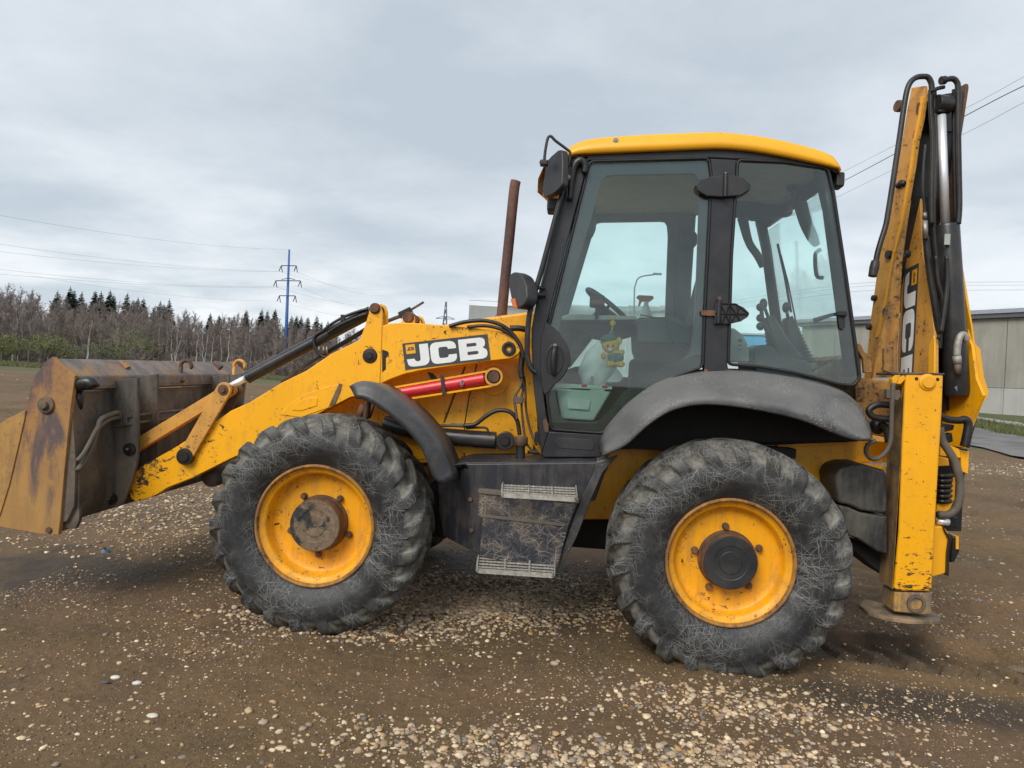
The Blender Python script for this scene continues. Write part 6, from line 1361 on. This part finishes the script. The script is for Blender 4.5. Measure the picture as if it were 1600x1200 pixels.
# dipper
q2 = P(1436, 200, NB, q0+bdir*.10); q3 = P(1508, 200, NB, q2); wD = float((q3-q2) @ LB)
DL = lambda px: [P(a, b, LB, q2) for a, b in px]
dip_px = [(1424, 137), (1444, 134), (1445, 151), (1440, 185), (1432, 222), (1427, 260), (1420, 300), (1411, 350), (1402, 388), (1399, 397), (1392, 442), (1383, 486), (1373, 527), (1366, 560), (1356, 600), (1350, 590), (1355, 553), (1360, 500), (1364, 472), (1369, 435), (1373, 400), (1380, 362), (1385, 330), (1394, 290), (1404, 250), (1409, 222), (1417, 172)]
MB().prism(DL(dip_px), LB*.025).build('dipper_plate', M['yellow_faded'], L, bevel=.004)
MB().prism(DL([(1445, 151), (1440, 185), (1432, 222), (1427, 260), (1420, 300), (1411, 350), (1402, 388), (1399, 397), (1392, 442), (1383, 486), (1373, 527), (1370, 527), (1380, 486), (1389, 442), (1396, 397), (1400, 386), (1408, 350), (1416, 300), (1423, 260), (1428, 222), (1436, 185), (1441, 151)]), -LB*.012).build('dipper_edge', M['yellow'], L, bevel=.002)
e2 = [P(a, b, LB, q2+LB*wD) for a, b in ((1513, 131), (1514, 137), (1507, 184), (1501, 222), (1499, 250), (1496, 320), (1494, 380))]
MB().prism(e2+[p+bdir*.10 for p in e2[::-1]], -LB*.022).build('dipper_plate', M['rust'], L, bevel=.004)
wl = [P(a, b, LB, q2)+bdir*.06 for a, b in ((1440, 150), (1432, 222), (1420, 300), (1399, 397), (1383, 486))]; rows = [[p+LB*.02, p+LB*(wD-.02)] for p in wl]
loft('dipper_web', rows, M['black'], L, .02, False)
MB().prism([P(a, b, NB, q2+bdir*.03) for a, b in ((1420, 331), (1424, 312), (1414, 381), (1410, 411), (1407, 472), (1402, 553), (1402, 590), (1364, 590), (1372, 545), (1388, 480), (1399, 410))], bdir*.03).build('dipper_inner', M['yellow_muddy'], L, bevel=.003)
for x, y in ((1408, 286), (1404, 290), (1411, 287)): MB().ball(P(x, y, LB, q2-LB*.01), .022, 10, 8).build('dipper_bolt', M['black'], L, True)
MB().prism(DL([(1432, 175), (1434, 162), (1437, 160), (1437, 172), (1434, 180)]), -LB*.006).build('dipper_hole', M['rust'], L)
for x, y, r in ((1406, 142+24, .04), (1391, 398, .03), (1368, 466, .022), (1360, 511, .022), (1387, 487, .028), (1418, 397, .026), (1411, 398, .030)):
    c = P(x, y, LB, q2-LB*.0); MB().tube([c+LB*.01, c-LB*.025], r, 12).build('dipper_pin', M['black'] if r != .04 else M['rust'], L, bevel=.004)
# bucket hoses and rods
HP = lambda px, d=.02: [P(a, b, NB, q0-bdir*d) for a, b in px]
tubeo('boom_hose', HP([(1456, 142), (1455, 130), (1450, 121), (1442, 119.5), (1432, 121), (1423, 128), (1417, 142), (1412, 170), (1406, 212), (1400, 252), (1394, 292), (1388, 330), (1384, 352), (1376, 378), (1371, 396), (1368, 412)], -.05), .018, M['hose'], L, 12)
tubeo('hose_sleeve', HP([(1368, 408), (1366, 418), (1363, 432)], -.05), [.026, .030, .026], M['black_plastic'], L, 12)
tubeo('boom_hose', HP([(1454, 140), (1454, 170), (1457, 220), (1456, 280), (1455, 320), (1456, 350)], -.03), .015, M['hose'], L, 10)
tubeo('boom_hose', HP([(1459, 142), (1461, 180), (1463, 230), (1460, 290), (1458, 340), (1463, 400), (1470, 470), (1471, 520)], -.05), .017, M['hose'], L, 10)
tubeo('boom_hose', HP([(1446, 226), (1443, 260), (1442, 300), (1445, 330), (1445, 345)], .0), .008, M['hose'], L, 8)
tubeo('hose_fitting', HP([(1445, 332), (1445, 342)], .0), .014, M['steel'], L, 10, 0); tubeo('hose_fitting', HP([(1445, 345), (1446, 373)], .0), .018, M['steel'], L, 8, 0)
tubeo('boom_hose', HP([(1447, 370), (1452, 420), (1460, 470), (1467, 520), (1466, 545)], -.02), .022, M['hose'], L, 10)
tubeo('top_pipe', HP([(1472, 126), (1480, 124), (1488, 123), (1494, 127), (1497, 140), (1497, 200), (1498, 260), (1499, 320), (1497, 350)], .02), .018, M['hose'], L, 12)
MB().tube(HP([(1470, 126), (1477, 125)], .02), .028, 10).build('pipe_end', M['black'], L, bevel=.004)
tubeo('top_pipe', HP([(1491, 140), (1491, 200), (1492, 260), (1493, 330), (1495, 352)], -.03), .015, M['hose'], L, 10)
tubeo('latch', HP([(1456, 142), (1466, 138), (1475, 136)], .0), .013, M['black'], L, 8)
tubeo('dipper_rod', [P(1471, 180, NB, q0+bdir*.03), P(1477, 351, NB, q0+bdir*.03)], .027, M['chrome'], L, 24, 0)
MB().tube([P(1473, 163, NB, q0+bdir*.03)-LB*.05, P(1473, 163, NB, q0+bdir*.03)+LB*.05], .058, 20).build('rod_eye', M['black'], L, bevel=.006)
MB().prism([P(a, b, NB, q0+bdir*.09) for a, b in ((1457, 150), (1505, 142), (1499, 205), (1458, 205))], bdir*.03).build('dipper_end', M['black'], L)
a, b = P(1479, 351, NB, q0+bdir*.04), P(1496, 618, NB, q0+bdir*.04)
MB().tube([a, a+(b-a)*.015, a+(b-a)*.97, b], [.070, .076, .076, .070], 32).build('boom_ram', M['cylinder'], L, bevel=.003)
MB().box(P(1480, 374, NB, q0-bdir*.038), (.035, .006, .07)).build('ram_plate', M['pale_plastic'], L)
tubeo('ram_pipe', HP([(1462, 400), (1466, 440), (1474, 470), (1472, 500), (1466, 530)], .03), .012, M['hose'], L, 8)
tubeo('ram_pipe', HP([(1479, 400), (1480, 440), (1476, 480), (1470, 520)], .05), .015, M['hose'], L, 8)
tubeo('ram_pipe', HP([(1511, 531), (1506, 523), (1500, 526), (1496, 540), (1495, 556)], .04), .022, M['galv'], L, 10); tubeo('hose_fitting', HP([(1495, 556), (1496, 568)], .05), .026, M['galv'], L, 10, 0); tubeo('hose_fitting', HP([(1496, 568), (1497, 584)], .05), .022, M['dirty_steel'], L, 10, 0)
MB().prism([P(a, b, NB, q0-bdir*.02) for a, b in ((1492, 606), (1500, 598), (1499, 606), (1495, 611))], bdir*.01).build('blue_rag', M['blue'], L)
# kingpost and its hoses
MB().prism([P(a, b, NB, q0+bdir*.22) for a, b in ((1464, 520), (1520, 540), (1536, 620), (1514, 700), (1466, 700))], bdir*.03).build('kingpost_back', M['underbody'], L)
MB().prism(AL([(1470, 690), (1500, 702), (1502, 716), (1468, 712)], .62), (0, .25, 0)).build('kingpost', M['yellow'], L, bevel=.006)
MB().prism(AL([(1501, 706), (1515, 705), (1513, 742), (1502, 736)], .64), (0, .10, 0)).build('kingpost_lug', M['yellow'], L, bevel=.006)
MB().prism(AL([(1463, 712), (1482, 716), (1484, 728), (1463, 729)], .60), (0, .2, 0)).build('kingpost', M['yellow'], L, bevel=.006)
MB().prism(AL([(1462, 700), (1512, 702), (1505, 760), (1502, 830), (1460, 830)], .86), (0, .25, 0)).build('kingpost_core', M['underbody'], L)
MB().prism(AL([(1463, 800), (1466, 782), (1484, 770), (1490, 745), (1494, 748), (1492, 780), (1482, 803)], .60), (0, .08, 0)).build('slew_casting', M['yellow'], L, bevel=.006)
for i in range(6): tubeo('slew_spring', [A(1462, 742+i*8, .62), A(1474, 744+i*8, .58), A(1487, 742+i*8, .62)], .016, M['grease'], L, 8, 4)
tubeo('slew_hose', AL([(1468, 668), (1472, 688), (1482, 704), (1492, 722), (1499, 748), (1500, 772), (1494, 794), (1482, 804), (1466, 804)], .48), .024, M['hose_dusty'], L, 12)
tubeo('slew_hose', AL([(1466, 648), (1480, 655), (1496, 657), (1509, 656), (1513, 664), (1511, 680), (1507, 698)], .60), [.022]*3+[.026]*2+[.028, .028], M['hose'], L, 12)
for px in ([(1470, 668), (1480, 662), (1492, 664), (1490, 672), (1472, 676)], [(1476, 680), (1488, 676), (1490, 690), (1478, 694)]): MB().prism(AL(px, .66), (0, .06, 0)).build('hose_block', M['black'], L, bevel=.006)
MB().tube(AL([(1464, 814), (1482, 816)], .50), .022, 14).build('slew_rod', M['chrome'], L, True); MB().prism(AL([(1482, 806), (1497, 808), (1498, 826), (1482, 824)], .50), (0, .1, 0)).build('slew_block', M['black'], L, bevel=.01)
MB().prism(AL([(1458, 824), (1474, 822), (1482, 832), (1484, 860), (1478, 896), (1456, 902)], .46), (0, .12, 0)).build('clamp_plate', M['yellow_clean'], L, bevel=.008)
MB().prism(AL([(1474, 822), (1484, 838), (1488, 842), (1484, 866), (1483, 900), (1479, 900), (1480, 866), (1483, 844), (1476, 830)], .44), (0, .15, 0)).build('clamp_lip', M['black'], L, bevel=.004)
MB().prism(AL([(1488, 838), (1499, 840), (1500, 862), (1492, 878), (1486, 880)], .50), (0, .15, 0)).build('clamp_block', M['black'], L, bevel=.01); MB().prism(AL([(1494, 838), (1498, 838), (1498, 858), (1494, 858)], .49), (0, .05, 0)).build('clamp_edge', M['yellow'], L)
# blue bottle cap on the mud
cp = GR(165, 862); cap = thing('bottle_cap', 'small blue-grey plastic cap lying on wet mud left of the front wheel', 'cap', (cp[0], cp[1], 0))
zc_ = float(gz_at(np.array(cp[0]), np.array(cp[1])))
MB().lathe([(.032, .0), (.032, .012), (.02, .016), (.018, .034), (.001, .036)], (cp[0], cp[1], zc_), (.1, -.5, .85), 20).build('cap_body', M['blue'], cap, True)
MB().lathe([(.011, .035), (.011, .042), (.001, .043)], (cp[0], cp[1], zc_), (.1, -.5, .85), 14).build('cap_hole', M['underbody'], cap)
for o in bpy.data.objects:
    if 'local' in o: del o['local']
